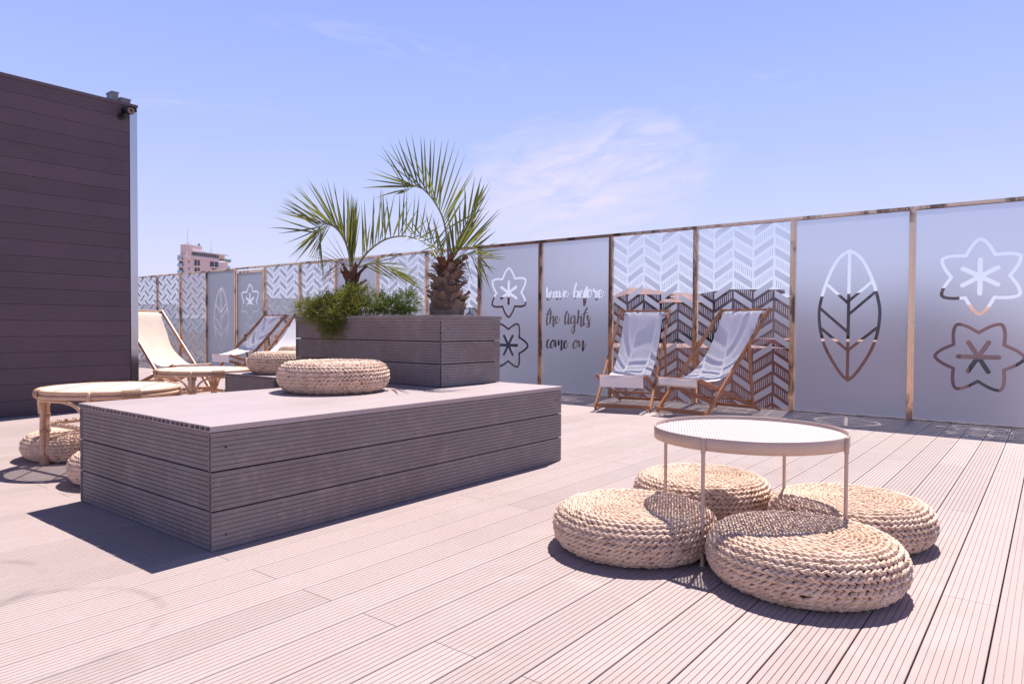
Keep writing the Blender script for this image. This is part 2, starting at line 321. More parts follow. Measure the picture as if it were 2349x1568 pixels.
BX, BY, BL, BW, BH = 1.414, 2.617, 2.470, 1.295, .5035
t1 = thing('seating_platform', 'large grey brown board-clad platform in the foreground, carrying a pouf and the planter', 'platform', (0, 0, 0), group='board-clad seating platforms')
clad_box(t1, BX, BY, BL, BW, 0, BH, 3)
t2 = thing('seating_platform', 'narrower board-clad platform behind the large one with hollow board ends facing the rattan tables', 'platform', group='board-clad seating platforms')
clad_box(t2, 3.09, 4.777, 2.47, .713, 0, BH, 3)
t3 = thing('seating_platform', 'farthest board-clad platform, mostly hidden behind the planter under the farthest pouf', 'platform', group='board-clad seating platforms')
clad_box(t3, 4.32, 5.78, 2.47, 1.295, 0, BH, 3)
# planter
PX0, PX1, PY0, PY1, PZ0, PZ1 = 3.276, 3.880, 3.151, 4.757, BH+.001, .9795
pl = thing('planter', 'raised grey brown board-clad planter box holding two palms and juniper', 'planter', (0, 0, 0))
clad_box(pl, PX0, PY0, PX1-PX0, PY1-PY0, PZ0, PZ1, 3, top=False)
cap = MB(); cw = .075; ct = .024
for (o_, ux, uy, L) in (((PX0-.006, PY0-.008, PZ1), X, Y, PX1-PX0+.016), ((PX0-.006, PY1-cw+.008, PZ1), X, Y, PX1-PX0+.016)):
    board(cap, o_, ux, uy, Z, L, cw, ct, 0)
for xx in (PX0-.008, PX1-cw+.008):
    board(cap, (xx, PY0-.008+cw+.001, PZ1-.0008), Y, X, Z, PY1-PY0+.016-2*cw-.002, cw, ct-.001, 0)
cap.build('rim_boards', M['clad'], pl)
# lower overhanging lip under rim
lip = MB(); lip.box(PX0-.002, PX1+.002, PY0-.003, PY0+.012, PZ1-.046, PZ1-.0255); lip.box(PX0-.003, PX0+.012, PY0+.0125, PY1, PZ1-.0455, PZ1-.0255); lip.build('rim_trim', M['clad'], pl)
so_ = MB(); nx, ny = 12, 30; vv = [(PX0+.03+(PX1-PX0-.06)*i/nx, PY0+.03+(PY1-PY0-.06)*j/ny, .925+.025*math.sin(i*2.1+j)*math.cos(j*1.3)) for j in range(ny+1) for i in range(nx+1)]
so_.add(vv, [(j*(nx+1)+i, j*(nx+1)+i+1, (j+1)*(nx+1)+i+1, (j+1)*(nx+1)+i) for j in range(ny) for i in range(nx)], True); so_.build('soil', M['soil'], pl)
lb = MB()
for i in range(3):
    z = .003+.1675*i
    board(lb, (PX0+.002, PY1-.002, z), -Y, Z, -X, PY1-BY-BW-.012, .164, .022, 7)
lb.build('base_cladding', M['clad'], pl); lb = MB()
for i in range(3): board(lb, (PX1-.002, BY+BW+.012, .003+.1675*i), Y, Z, X, PY1-BY-BW-.014, .164, .022, 7)
lb.build('base_cladding', M['clad'], pl)
q = MB(); q.box(PX0+.03, PX1-.03, BY+BW+.02, PY1-.01, 0, PZ0-.004); q.build('base_frame', M['under'], pl)
# ------------------------------------------------------------------ stair house on the left
SY, SX, SZ = 7.981, 3.47, 3.312
sh = thing('rooftop_building', 'dark plum board-clad rooftop building with a steel corner strip on the left', 'building')
mb = MB(); nb = 21; ph = SZ/nb
for i in range(nb):
    xs = [-5.2, -1.9 if i % 2 else -.5, SX-.075]
    for a, b in zip(xs, xs[1:]): board(mb, (a+.001, SY+random.uniform(-.0015, .0015), ph*i+.002), X, Z, -Y, b-a-.002, ph-.0035, .022, 7, .003, .003)
mb.build('wall_cladding', M['dclad'], sh)
mb = MB(); mb.box(-5.2, SX-.03, SY+.024, SY+3.2, 0, SZ-.01); mb.build('core_wall', M['under'], sh)
mb = MB()
for i in range(nb): board(mb, (SX-.004, SY+.03, ph*i+.002), Y, Z, X, 3.17, ph-.0035, .022, 7, .003, .003)
mb.build('side_cladding', M['dclad'], sh)
mb = MB(); mb.box(SX-.072, SX+.002, SY-.006, SY+.020, .0, SZ-.03); mb.box(SX-.0015, SX+.006, SY-.004, SY+.06, 0, SZ-.031); mb.build('corner_strip', M['steel'], sh)
mb = MB(); mb.box(-5.22, SX+.012, SY-.012, SY+3.25, SZ-.027, SZ+.004); mb.build('roof_edge', M['dclad'], sh)
for nm, lab, a, b, y, zt in (('rooftop_vent', 'taller grey metal vent box on the rooftop building edge', 3.25, 3.315, SY+.12, 3.43), ('rooftop_vent', 'lower wider grey metal vent box beside the taller one, near the corner', 3.34, 3.44, SY+.12, 3.385)):
    v_ = thing(nm, lab, 'vent', ((a+b)/2, y, SZ), group='vent boxes on the dark building')
    mb = MB(); hh = zt-SZ; wd = (b-a)/2; mb.box(-wd, wd, -.05, .09, .004, hh-.012)
    mb.build('housing', M['grey_metal'], v_); mb = MB(); mb.box(-wd-.006, wd+.006, -.056, .096, hh-.012, hh); mb.build('lid', M['grey_metal'], v_)
# security camera
cm_ = thing('security_camera', 'black bullet security camera mounted at the top corner of the dark building', 'camera', (3.335, SY-.004, 3.175))
b0 = MB(); b0.tube([(-.025, 0, -.02), (-.025, -.022, -.02)], .036, 20); b0.build('mount_plate', M['black'], cm_)
b0 = MB(); b0.tube(catmull([(-.025, -.02, -.02), (-.015, -.05, -.015), (.005, -.075, .005), (.012, -.085, .02)], 4), .013, 10); b0.build('arm', M['black'], cm_)
dirc = (ORG-Vector((3.335, SY, 3.2))).normalized(); dirc = Vector((dirc.x+.32, dirc.y, dirc.z+.12)).normalized()
cc = Vector((.020, -.075, .038)); b0 = MB(); b0.tube([cc-dirc*.10, cc-dirc*.09, cc+dirc*.07, cc+dirc*.075], [.026, .040, .042, .040], 24); b0.build('housing', M['black'], cm_)
rg = MB(); rg.tube([cc+dirc*.0752, cc+dirc*.078], .036, 24); ringm = mat('led_ring', (.30, .22, .18), .4, noise=(60, (.1, .07, .06), .4, .6)); rg.build('led_ring', ringm, cm_)
rg = MB(); rg.tube([cc+dirc*.0785, cc+dirc*.081], .014, 18); rg.build('lens', M['black'], cm_)
vz = MB(); sd = dirc.cross(Z).normalized(); up_ = sd.cross(dirc); vv = []; n_ = 14
for rr_ in (.047, .050):
    for d_ in (-.09, .10):
        for j in range(n_+1):
            a = math.pi*(j/n_)*1.1-.157; vv.append(cc+dirc*d_+(sd*math.cos(a)+up_*math.sin(a))*rr_)
k_ = n_+1; fs = []
for j in range(n_): fs += [(j, j+1, k_+j+1, k_+j), (2*k_+j, 3*k_+j, 3*k_+j+1, 2*k_+j+1), (k_+j, k_+j+1, 3*k_+j+1, 3*k_+j), (j, 2*k_+j, 2*k_+j+1, j+1)]
vz.add(vv, fs, True); vz.build('sun_visor', M['black'], cm_)
# ------------------------------------------------------------------ glass wall
XW = 7.828; ZT = 2.106
posts = [-2.28, -1.15, -.02, 1.114, 2.248, 3.364, 4.511, 5.631, 6.748, 7.862, 9.034, 10.147, 11.217, 12.393, 13.468, 14.635, 15.82, 16.95, 18.08, 19.2]
fence = thing('glass_fence', 'long rooftop fence of frosted patterned glass panels between bronzed steel posts', 'fence', (XW, 0, 0))
for y in posts:
    mb = MB(); mb.box(-.022, .022, y-.027, y+.027, 0, ZT-.034); mb.box(-.030, -.0222, y-.013, y+.019, .0, ZT-.036); mb.build('post', M['bronze'], fence)
mb = MB(); mb.box(-.026, .026, posts[0]-.03, posts[-1]+.03, ZT-.0335, ZT); mb.box(-.034, -.0262, posts[0], posts[-1], ZT-.024, ZT-.006); mb.build('top_rail', M['bronze'], fence)
# ---- film cut from a signed-distance picture on a fine grid (marching squares)
def film_mesh(name, y0, y1, z0, z1, sdf, parent, x, h=.0045):
    ny = int((y1-y0)/h)+1; nz = int((z1-z0)/h)+1
    ys = np.linspace(y0, y1, ny+1); zs = np.linspace(z0, z1, nz+1); YY, ZZ = np.meshgrid(ys, zs); S = sdf(YY, ZZ)      # >0 film
    ins = S > 0; full = ins[:-1, :-1] & ins[1:, :-1] & ins[:-1, 1:] & ins[1:, 1:]; none = ~(ins[:-1, :-1] | ins[1:, :-1] | ins[:-1, 1:] | ins[1:, 1:])
    mb = MB(); open_ = {}
    def flush(k, r0, r1): a, b = k; mb.quad((x, ys[a], zs[r0]), (x, ys[b], zs[r0]), (x, ys[b], zs[r1]), (x, ys[a], zs[r1]))
    for j in range(nz):
        row = full[j]; d = np.diff(np.concatenate(([0], row.astype(int), [0]))); runs = set(zip(np.where(d == 1)[0].tolist(), np.where(d == -1)[0].tolist()))
        for k in [k for k in open_ if k not in runs]: flush(k, open_.pop(k), j)
        for k in runs: open_.setdefault(k, j)
        part = np.where(~full[j] & ~none[j])[0]
        for i in part:
            cs = [(i, j), (i+1, j), (i+1, j+1), (i, j+1)]; poly = []
            for e in range(4):
                a = cs[e]; b = cs[(e+1) % 4]; sa = S[a[1], a[0]]; sb = S[b[1], b[0]]
                pa = (ys[a[0]], zs[a[1]]); pb = (ys[b[0]], zs[b[1]])
                if sa > 0: poly.append(pa)
                if (sa > 0) != (sb > 0): t = sa/(sa-sb); poly.append((pa[0]+(pb[0]-pa[0])*t, pa[1]+(pb[1]-pa[1])*t))
            if len(poly) > 2: mb.add([(x, a, b) for a, b in poly], (tuple(range(len(poly))),))
    for k, r in open_.items(): flush(k, r, nz)
    return mb.build(name, M['film'], parent)
def strokes_sdf(strokes):
    """strokes: list of (pts, radii); returns film sdf = distance to the nearest stroke minus its radius"""
    segs = [(a, b, ra, rb) for pts, rs in strokes for a, b, ra, rb in zip(pts, pts[1:], rs, rs[1:])]
    def f(YY, ZZ):
        D = np.full(YY.shape, 9.0)
        for a, b, ra, rb in segs:
            m_ = max(ra, rb)+.02
            y0_, y1_ = min(a[0], b[0])-m_, max(a[0], b[0])+m_; z0_, z1_ = min(a[1], b[1])-m_, max(a[1], b[1])+m_
            i0, i1 = np.searchsorted(YY[0], [y0_, y1_]); j0, j1 = np.searchsorted(ZZ[:, 0], [z0_, z1_])
            if i1 <= i0 or j1 <= j0: continue
            y = YY[j0:j1, i0:i1]; z = ZZ[j0:j1, i0:i1]; dy = b[0]-a[0]; dz = b[1]-a[1]; q = dy*dy+dz*dz+1e-12
            t = np.clip(((y-a[0])*dy+(z-a[1])*dz)/q, 0, 1); d = np.hypot(y-a[0]-t*dy, z-a[1]-t*dz)-(ra+(rb-ra)*t)
            D[j0:j1, i0:i1] = np.minimum(D[j0:j1, i0:i1], d)
        return np.minimum(D, .02)
    return f
def cs(pts, closed=False, per=8):
    if closed:
        n = len(pts); o = []
        P = [Vector((a, b, 0)) for a, b in pts]
        for i in range(n):
            a, b, c, d = P[i-1], P[i], P[(i+1) % n], P[(i+2) % n]
            for k in range(per): t = k/per; o.append(.5*((2*b)+(c-a)*t+(2*a-5*b+4*c-d)*t*t+(3*b-a-3*c+d)*t**3))
        o.append(o[0]); return [(p.x, p.y) for p in o]
    return [(p.x, p.y) for p in catmull([(a, b, 0) for a, b in pts], per)]
def leaf_strokes(c):
    r = .0155; st = []; zt, zb = 1.712, .366
    L_ = [(0, zt), (.085, 1.655), (.155, 1.55), (.225, 1.38), (.277, 1.18), (.290, 1.04), (.270, .86), (.222, .70), (.14, .54), (.06, .42), (0, zb)]
    pr = cs(L_)
    for s in (1, -1): st.append(([(c+s*a, b) for a, b in pr], [r]*len(pr)))
    st.append(([(c, zt), (c+.005, zb)], [r, r]))
    for a, zo, zi in ((.205, 1.36, 1.16), (.284, 1.12, .86), (.262, .90, .67)): st.append(([(c+a, zo), (c, zi)], [r*.92, r*.92]))
    for a, zo, zi in ((.222, 1.39, 1.19), (.250, 1.28, 1.05), (.262, .91, .68)): st.append(([(c-a, zo), (c, zi)], [r*.92, r*.92]))
    return st
def flower_strokes(c, zc, rot, R=.345, ri=.190):
    o = []; st = []
    for k in range(6):
        a = rot+k*math.pi/3
        for da, rr in ((-.50, .232), (-.37, .258), (-.235, .294), (-.105, .331), (.0, .350), (.105, .331), (.235, .294), (.37, .258), (.50, .232)):
            if abs(da) == .50: da = math.copysign(.5235, da); rr = .228
            if da > .52: continue
            o.append((c+rr*math.cos(a+da), zc+rr*math.sin(a+da)))
    # petals: smooth between notches, sharp at the notches
    n = len(o)//6
    for k in range(6):
        seg = [o[(k*n+i) % len(o)] for i in range(n+1)]; q = cs(seg, per=6); st.append((q, [.0145]*len(q)))
    for k in range(3):
        a = rot+k*math.pi/3; rr = .158; st.append(([(c-rr*math.cos(a), zc-rr*math.sin(a)), (c+rr*math.cos(a), zc+rr*math.sin(a))], [.0205, .0205]))
    return st
def zig_sdf(ph, edge_lo, edge_hi, dense=9):
    cw_ = .2295; P_ = .2345; sl_ = .655; z0 = 1.922
    def f(YY, ZZ):
        u = (YY-ph)/cw_; k = np.floor(u); fr = u-k; par = (k.astype(int) % 2)     # column k runs from its valley (even: left..)
        # distance from the peak line: peaks at ph (k boundary even)
        dpk = np.where(par == 0, fr, 1-fr)*cw_
        z = ZZ+dpk*sl_
        s = (z-z0)/P_+np.where(par == 0, 0.0, .5)
        q = (s-np.floor(s))*P_           # 0..P, solid occupies P-.079..P
        sol = np.minimum(q-(P_-.079), P_-q)
        stz = np.minimum(q-(P_-.079-.036-.083), (P_-.079-.036)-q)
        x = fr*cw_; m_ = .010; n_ = dense; pitch = (cw_-2*m_-.006)/n_
        xi = (x-m_-.003)/pitch; xf = (xi-np.floor(xi))*pitch
        strp = np.minimum(np.minimum(xf-.0, .0105-xf), np.minimum(x-m_, cw_-m_-x))
        col = np.minimum(x-m_, cw_-m_-x)
        return np.maximum(np.minimum(sol*.84, col), np.minimum(stz*.84, strp))
    return f
# lettering traced on the third panel from the chairs
TX = [[(88, 245), (88, 320), (90, 400), (97, 468), (150, 476)], [(135, 385), (182, 345), (178, 307), (142, 335), (138, 405), (163, 442), (205, 405)],
 [(262, 312), (225, 335), (212, 395), (232, 432), (262, 380), (275, 312), (270, 400), (282, 465), (318, 400)], [(325, 312), (333, 400), (350, 452), (385, 370), (402, 290), (392, 272)],
 [(400, 375), (462, 335), (457, 300), (422, 328), (416, 400), (443, 442), (480, 400), (500, 335)],
 [(645, 160), (612, 270), (600, 380), (604, 440)], [(604, 436), (618, 330), (655, 298), (678, 335), (664, 410), (628, 442), (604, 436)], [(664, 408), (695, 398)],
 [(700, 392), (760, 335), (750, 290), (717, 318), (712, 400), (740, 438), (785, 405)], [(847, 228), (808, 300), (785, 430), (792, 572)], [(847, 228), (852, 262), (822, 400), (818, 500), (795, 572)], [(785, 425), (850, 402)],
 [(908, 272), (865, 330), (868, 405), (898, 430), (928, 370), (922, 295), (908, 272)], [(920, 300), (975, 290)], [(978, 272), (995, 325), (1030, 300), (1022, 380), (1018, 455), (1036, 468), (1068, 405)],
 [(1060, 390), (1122, 325), (1112, 280), (1077, 308), (1070, 390), (1098, 432), (1140, 390), (1162, 312)],
 [(147, 635), (112, 700), (86, 820), (82, 915), (98, 948), (140, 880)], [(55, 742), (180, 730)], [(160, 680), (150, 800), (143, 905)], [(145, 880), (188, 788), (208, 795), (203, 940), (215, 972), (245, 900)],
 [(235, 885), (295, 825), (287, 778), (252, 808), (245, 880), (272, 916), (308, 880), (330, 805)], [(468, 693), (435, 780), (428, 890), (440, 932), (482, 870)], [(497, 790), (490, 900), (506, 932), (535, 880)], [(497, 744), (497, 752)],
 [(605, 770), (552, 800), (538, 880), (560, 920), (600, 860), (615, 780), (612, 920), (605, 1050), (578, 1105), (552, 1060), (585, 970), (655, 885)], [(688, 675), (680, 780), (668, 910)], [(675, 880), (712, 790), (737, 800), (730, 930), (742, 978), (772, 915)],
 [(847, 628), (802, 720), (783, 850), (785, 950), (822, 905)], [(750, 740), (865, 718)], [(888, 800), (868, 765), (852, 800), (880, 880), (890, 955), (862, 992), (836, 965), (880, 890), (926, 800)],
 [(133, 1228), (103, 1235), (84, 1320), (95, 1378), (130, 1370), (165, 1300)], [(200, 1232), (160, 1290), (158, 1365), (188, 1378), (216, 1310), (205, 1240), (245, 1255)],
 [(245, 1248), (245, 1365), (295, 1250), (308, 1245), (310, 1335), (352, 1250), (370, 1245), (355, 1390), (366, 1422), (402, 1330)], [(400, 1335), (457, 1282), (450, 1243), (417, 1275), (410, 1350), (435, 1390), (470, 1345), (493, 1280)],
 [(637, 1238), (592, 1290), (588, 1365), (622, 1390), (656, 1325), (645, 1252), (690, 1285)], [(692, 1250), (703, 1368), (745, 1275), (775, 1255), (765, 1400), (776, 1432), (824, 1302)]]
def text_strokes():
    st = []
    for s in TX:
        q = cs(s, per=5); rs = []
        for i in range(len(q)):
            a = q[max(i-1, 0)]; b = q[min(i+1, len(q)-1)]; L = math.hypot(b[0]-a[0], b[1]-a[1])+1e-6; rs.append(5.2+10.5*max(0, (b[1]-a[1])/L)**1.3)
        rs = [(rs[max(i-1, 0)]+rs[i]+rs[min(i+1, len(rs)-1)])/3 for i in range(len(rs))]
        pts = [onx(((2170+.21053*a)/1.7437, (1100+.21053*b)/1.7437), XW) for a, b in q]
        st.append(([(p.y, p.z) for p in pts], [r*.00089 for r in rs]))
    return st
kinds = {-2: 'zig', -1: 'zig', 0: 'flower', 1: 'leaf', 2: 'zig', 3: 'zig', 4: 'text', 5: 'flower', 6: 'zig', 7: 'zig', 8: 'plain', 9: 'zig', 10: 'zig', 11: 'door', 12: 'leaf', 13: 'zig', 14: 'zig', 15: 'zig', 16: 'zig'}
labs = {-2: None, -1: None, 0: 'frosted glass panel with two clear flower outlines at the right edge of the photo', 1: 'frosted glass panel with a large clear leaf outline, right of the two white deckchairs',
 2: 'chevron-patterned glass panel directly behind the right-hand front deckchair', 3: 'chevron-patterned glass panel directly behind the upright front deckchair, next to the lettered panel',
 4: 'frosted glass panel with the words leave before the lights come on', 5: 'frosted glass panel with two flower outlines between the planter and the lettered panel',
 6: 'chevron-patterned glass panel directly behind the thick shaggy palm trunk', 7: 'chevron-patterned glass panel between the two palm trunks', 8: 'frosted glass panel behind the smaller palm, mostly unpatterned',
 9: 'chevron-patterned glass panel just left of the smaller palm, above the juniper', 10: 'chevron-patterned glass panel behind the two sloping deckchairs, left of the juniper', 11: 'framed frosted glass door with flower outlines behind the sloping deckchair',
 12: 'narrow-looking frosted glass panel with a clear leaf outline near the distant tower', 13: 'chevron-patterned glass panel below the pink tower', 14: 'chevron-patterned glass panel above the cream deckchair', 15: 'leftmost chevron-patterned glass panel beside the dark building corner', 16: None}
for i in range(len(posts)-1):
    k = i-2; ki = kinds.get(k)
    if ki is None or k in (-2, -1, 16): 
        if ki is None: continue
        if k == -2: continue
    ya, yb = posts[i]+.027, posts[i+1]-.027; zb, zt = .012, ZT-.037
    lab = labs[k] or ('chevron-patterned glass panel just outside the right edge of the photo' if k == -1 else 'chevron-patterned glass panel hidden behind the dark building')
    y0f, y1f = ya, yb
    if ki == 'door':
        ya += .045; yb -= .045; zt = zt-.085; zb += .05
    g = MB(); g.quad((.004, ya, zb), (.004, yb, zb), (.004, yb, zt), (.004, ya, zt)); p = g.build('door' if ki == 'door' else 'glass_panel', M['glass'], fence); p['label'] = lab
    if ki == 'door':
        ya, yb = y0f, y1f; zb, zt = .012, ZT-.037; fr_ = MB(); zt2 = zt-.035
        for a, b, c, d in ((ya+.003, ya+.045, zb, zt2), (yb-.045, yb-.003, zb, zt2), (ya+.045, yb-.045, zt2-.05, zt2), (ya+.045, yb-.045, zb, zb+.05)): fr_.box(-.02, .02, a, b, c, d)
        fr_.build('door_frame', M['bronze'], p); ya += .045; yb -= .045; zt = zt2-.05; zb += .05
    cy = (ya+yb)/2
    if ki == 'leaf': f = strokes_sdf(leaf_strokes(cy+.003))
    elif ki in ('flower', 'door'):
        s_ = flower_strokes(cy+.008, 1.398, math.pi/2)+flower_strokes(cy+.010, .642, 0); f = strokes_sdf(s_)
    elif ki == 'text': f = strokes_sdf(text_strokes())
    elif ki == 'plain': f = strokes_sdf([([(cy+.30, 1.90), (cy+.44, 1.90)], [.02, .02])])
    else: f = zig_sdf(posts[i]+.204+(.018 if k == 3 else 0), ya, yb)
    film_mesh('frosted_film', ya, yb, zb, zt, f, p, -.002, .0046 if ki != 'zig' else (.0042 if k < 8 else .006))
    bd = MB(); bd.box(-.010, .010, ya, yb, zb-.011, zb-.0005); bd.build('bottom_channel', M['bronze'], p)
# ------------------------------------------------------------------ deckchairs
S = dict(w=.602, ft=-1.159, zt=1.107, fn=.032, zn=.375, fr=-1.044, fp=-.718, zp=.718, w2=.542)
PROF = [(-1.140, 1.095), (-1.075, 1.045), (-.98, .885), (-.88, .735), (-.76, .59), (-.62, .472), (-.47, .392), (-.30, .352), (-.12, .355), (-.005, .375), (.045, .388)]
PROF2 = [(-1.140, 1.095), (-1.068, 1.05), (-.988, .945), (-.883, .82), (-.729, .655), (-.544, .508), (-.413, .448), (-.188, .392), (-.005, .380), (.045, .388)]
def deckchair(label, loc, th, slm, flap=True, group='deckchairs', prof=PROF):
    t = thing('deckchair', label, 'deckchair', loc, th, group)
    w, w2 = S['w'], S['w2']
    for s in (-1, 1):
        m_ = MB(); m_.bar((0, s*w/2, .02), (S['ft']-.012, s*w/2, S['zt']+.012), .026, .044, up=Vector((1, 0, .6)), bev=.004); m_.build('frame_rail', M['wood'], t)
        m_ = MB(); m_.bar((S['fr'], s*w2/2, .022), (S['fn']+.02, s*w2/2, S['zn']+.006), .026, .042, up=Z, bev=.004)
        for q in range(4):                                     # notches on the back of the seat rail
            f_ = S['fr']+.10+.05*q; z_ = .022+(S['zn']-.016)*(f_-S['fr'])/(S['fn']-S['fr'])
            m_.bar((f_, s*w2/2, z_+.02), (f_-.012, s*w2/2, z_+.048), .022, .014, up=X, bev=.002)
        m_.build('seat_rail', M['wood'], t)
        m_ = MB(); m_.bar((S['fp'], s*(w/2+.027), S['zp']+.03), (-.80, s*(w2/2+.030+(w-w2)/2), .10), .022, .036, up=X, bev=.004); m_.build('prop_leg', M['wood'], t)
        b_ = MB(); b_.tube([(S['fp'], s*(w/2+.012), S['zp']), (S['fp'], s*(w/2+.044), S['zp'])], .007, 10); b_.build('pivot_bolt', M['bronze'], t)
        b_ = MB(); b_.tube([(-.363, s*(w2/2-.018), .2555), (-.363, s*(w/2+.018), .2555)], .006, 10); b_.build('pivot_bolt', M['bronze'], t)
    m_ = MB(); m_.bar((.004, -w/2, .055), (.004, w/2, .055), .022, .040, up=Z, bev=.003); m_.build('front_crossbar', M['wood'], t)
    m_ = MB(); m_.bar((S['fr']+.05, -w2/2, .045), (S['fr']+.05, w2/2, .045), .024, .034, up=Z, bev=.003); m_.build('rear_crossbar', M['wood'], t)
    m_ = MB(); m_.tube([(-.80, -w/2-.03, .135), (-.80, w/2+.03, .135)], .011, 10); m_.build('prop_crossbar', M['wood'], t)
    m_ = MB(); m_.tube([(S['ft'], -w/2, S['zt']), (S['ft'], w/2, S['zt'])], .013, 12); m_.bar((S['ft']+.045, -w/2, S['zt']-.055), (S['ft']+.045, w/2, S['zt']-.055), .012, .028, up=Vector((-.7, 0, .7)), bev=.002); m_.build('top_bar', M['wood'], t)
    m_ = MB(); m_.bar((S['fn'], -w2/2-.012, S['zn']+.004), (S['fn'], w2/2+.012, S['zn']+.004), .040, .024, up=Z, bev=.006); m_.build('nose_bar', M['wood'], t)
    pr = catmull([(a, 0, b) for a, b in prof], 5); n = len(pr); sw = .475; ny = 12; vv = []
    rnd = random.Random(hash(label) % 999)
    for i, p in enumerate(pr):
        tt = i/(n-1); edge = .016*math.sin(math.pi*tt)
        for j in range(ny+1):
            u = j/ny*2-1; wob = .0035*math.sin(3.1*u*2+tt*9+th)+.002*math.sin(tt*23+u*3)
            vv.append((p.x, u*(sw/2-edge*.6), p.z+edge*.9*u*u+wob*math.sin(math.pi*tt)))
    m_ = MB(); m_.add(vv, [(i*(ny+1)+j, i*(ny+1)+j+1, (i+1)*(ny+1)+j+1, (i+1)*(ny+1)+j) for i in range(n-1) for j in range(ny)], True)
    sl_ = m_.build('sling', slm, t)
    if flap:
        fl = MB(); vv = []; fz = .135 if flap is True else flap; ph_ = [(.054, .388), (.058, .372), (.055, .34), (.050, .30), (.046, .375-fz)]
        for i, (a, b) in enumerate(ph_):
            for j in range(ny+1): u = j/ny*2-1; vv.append((a+.004*math.sin(5*u+i), u*sw/2, b))
        fl.add(vv, [(i*(ny+1)+j, i*(ny+1)+j+1, (i+1)*(ny+1)+j+1, (i+1)*(ny+1)+j) for i in range(len(ph_)-1) for j in range(ny)], True)
        o = fl.build('sling_flap', slm, t)
    return t
deckchair('white canvas deckchair standing nearest the lettered glass panel, turned square to the camera', (6.604, 3.658, 0), 3.417, M['sling'], .115)
deckchair('white canvas deckchair seen at an angle between its neighbour and the round cream table', (6.617, 2.994, 0), 2.925, M['sling'], .045)
deckchair('cream canvas deckchair with rusty stains beside the dark building corner', (4.622, 9.086, 0), 4.814, M['sling_old'], .1)
deckchair('white deckchair lying low in side view in front of the glass door', (6.552, 11.706, 0), 3.268, M['sling'], .12, prof=PROF2)
deckchair('white deckchair half hidden by the planter and the poufs on the far platforms', (6.28, 10.114, 0), 3.375, M['sling'], .1, prof=PROF2)
# ------------------------------------------------------------------ braided poufs
def pouf_mesh(name, R, H, seed):
    rnd = random.Random(seed); mb = MB(); core = MB()
    # cross-section from the centre of the top round to the underside
    def prof(s):      # s in 0..1 over the contour length: returns r, z, normal angle
        pass
    e = 2.5; a_ = R-.018; pts = []
    r_c = R-H*.52; n = 200
    # flat top -> half superellipse -> underside
    for i in range(60): pts.append((r_c*i/60, H+.003-.005*(i/60)**2))
    for i in range(101):
        ph = math.pi/2-math.pi*i/100; c = abs(math.cos(ph))**(.86); s_ = math.copysign(abs(math.sin(ph))**.92, math.sin(ph))
        pts.append((r_c+(R-r_c)*c, H/2+(H/2-.002)*s_))
    for i in range(1, 20): pts.append((r_c*(1-i/40), .004))
    L = [0]
    for p, q in zip(pts, pts[1:]): L.append(L[-1]+math.hypot(q[0]-p[0], q[1]-p[1]))
    def at_(l):
        i = min(max(int(np.searchsorted(L, l)), 1), len(L)-1); t = (l-L[i-1])/(L[i]-L[i-1]+1e-9)
        p, q = pts[i-1], pts[i]; dr, dz = q[0]-p[0], q[1]-p[1]; d = math.hypot(dr, dz)+1e-9
        return p[0]+dr*t, p[1]+dz*t, (-dz/d*-1*-1, dr/d) if False else (-dz/d, dr/d)
    prs = [(r-.0 if r < .02 else r, z) for r, z in pts]
    core.lathe([(max(r-.010*(1 if r > .05 else 0), 0.0), z-.010 if z > H*.6 and r < r_c else (z if r < r_c else H/2+(z-H/2)*.93)) for r, z in pts[::6]]+[(0.0, .006)], 40)
    row = .0225; l = .013; Lm = L[-1]; ri = 0
    off0 = rnd.random()
    while l < Lm-.004:
        r, z, nn = at_(l); sgn = 1
        # row pitch grows a bit from the centre outwards
        top = r < r_c
        rw = .0178 if r < r_c*.9 else (.0195 if top else .0228)
        if r < .012: l += rw*.6; continue
        ns = max(6, int(2*math.pi*r/(.022 if top else .0262)))
        tr, tz = -nn[1]*-1, None
        r2, z2, _ = at_(min(l+.004, Lm)); dr, dz = r2-r, z2-z; d = math.hypot(dr, dz)+1e-9; dr /= d; dz /= d          # along the contour (outwards/down)
        nr, nz_ = -dz, dr                                                  # candidates for the outward normal
        if nr*(r-r_c*.5)+nz_*(z-H/2) < 0: nr, nz_ = -nr, -nz_
        phase = rnd.random()
        for half in (-1, 1):
            for k in range(ns):
                if rnd.random() < .006: continue
                th = 2*math.pi*(k+phase+(.5 if half > 0 else 0)+rnd.uniform(-.08, .08))/ns
                seg = 2*math.pi*r/ns*rnd.uniform(1.35, 1.7); wd = rw*.27*rnd.uniform(.85, 1.2); hh = (.0085 if top else .0100)*rnd.uniform(.85, 1.2)
                er = Vector((math.cos(th), math.sin(th), 0)); et = Vector((-math.sin(th), math.cos(th), 0))
                nv = er*nr+Z*nz_; cv = er*dr+Z*dz; c = er*r+Z*z+cv*(half*rw*.225)+nv*(-.0085+rnd.uniform(-.0025, .0025))
                sl_ = half*.36+rnd.uniform(-.09, .09); ax = (et*1+cv*sl_).normalized(); bx = nv.cross(ax).normalized()
                # lifted nose, tucked tail
                vv = []; m_ = 5; q = 6
                for i in range(m_+1):
                    t = i/m_; x = (t-.5)*seg; pw = max(math.sin(math.pi*min(1, t**.8*.95+.05)), 0)**.7; lift = (.5-t)*.0105
                    for j in range(q):
                        a = 2*math.pi*j/q; vv.append(c+ax*x+bx*(wd*pw*math.cos(a))+nv*(hh*pw*math.sin(a)+lift))
                fs = [(i*q+j, i*q+(j+1) % q, (i+1)*q+(j+1) % q, (i+1)*q+j) for i in range(m_) for j in range(q)]+[tuple(range(q)), tuple(m_*q+j for j in range(q))]
                mb.add(vv, fs, True)
        l += rw; ri += 1
    return mb, core
PM = []
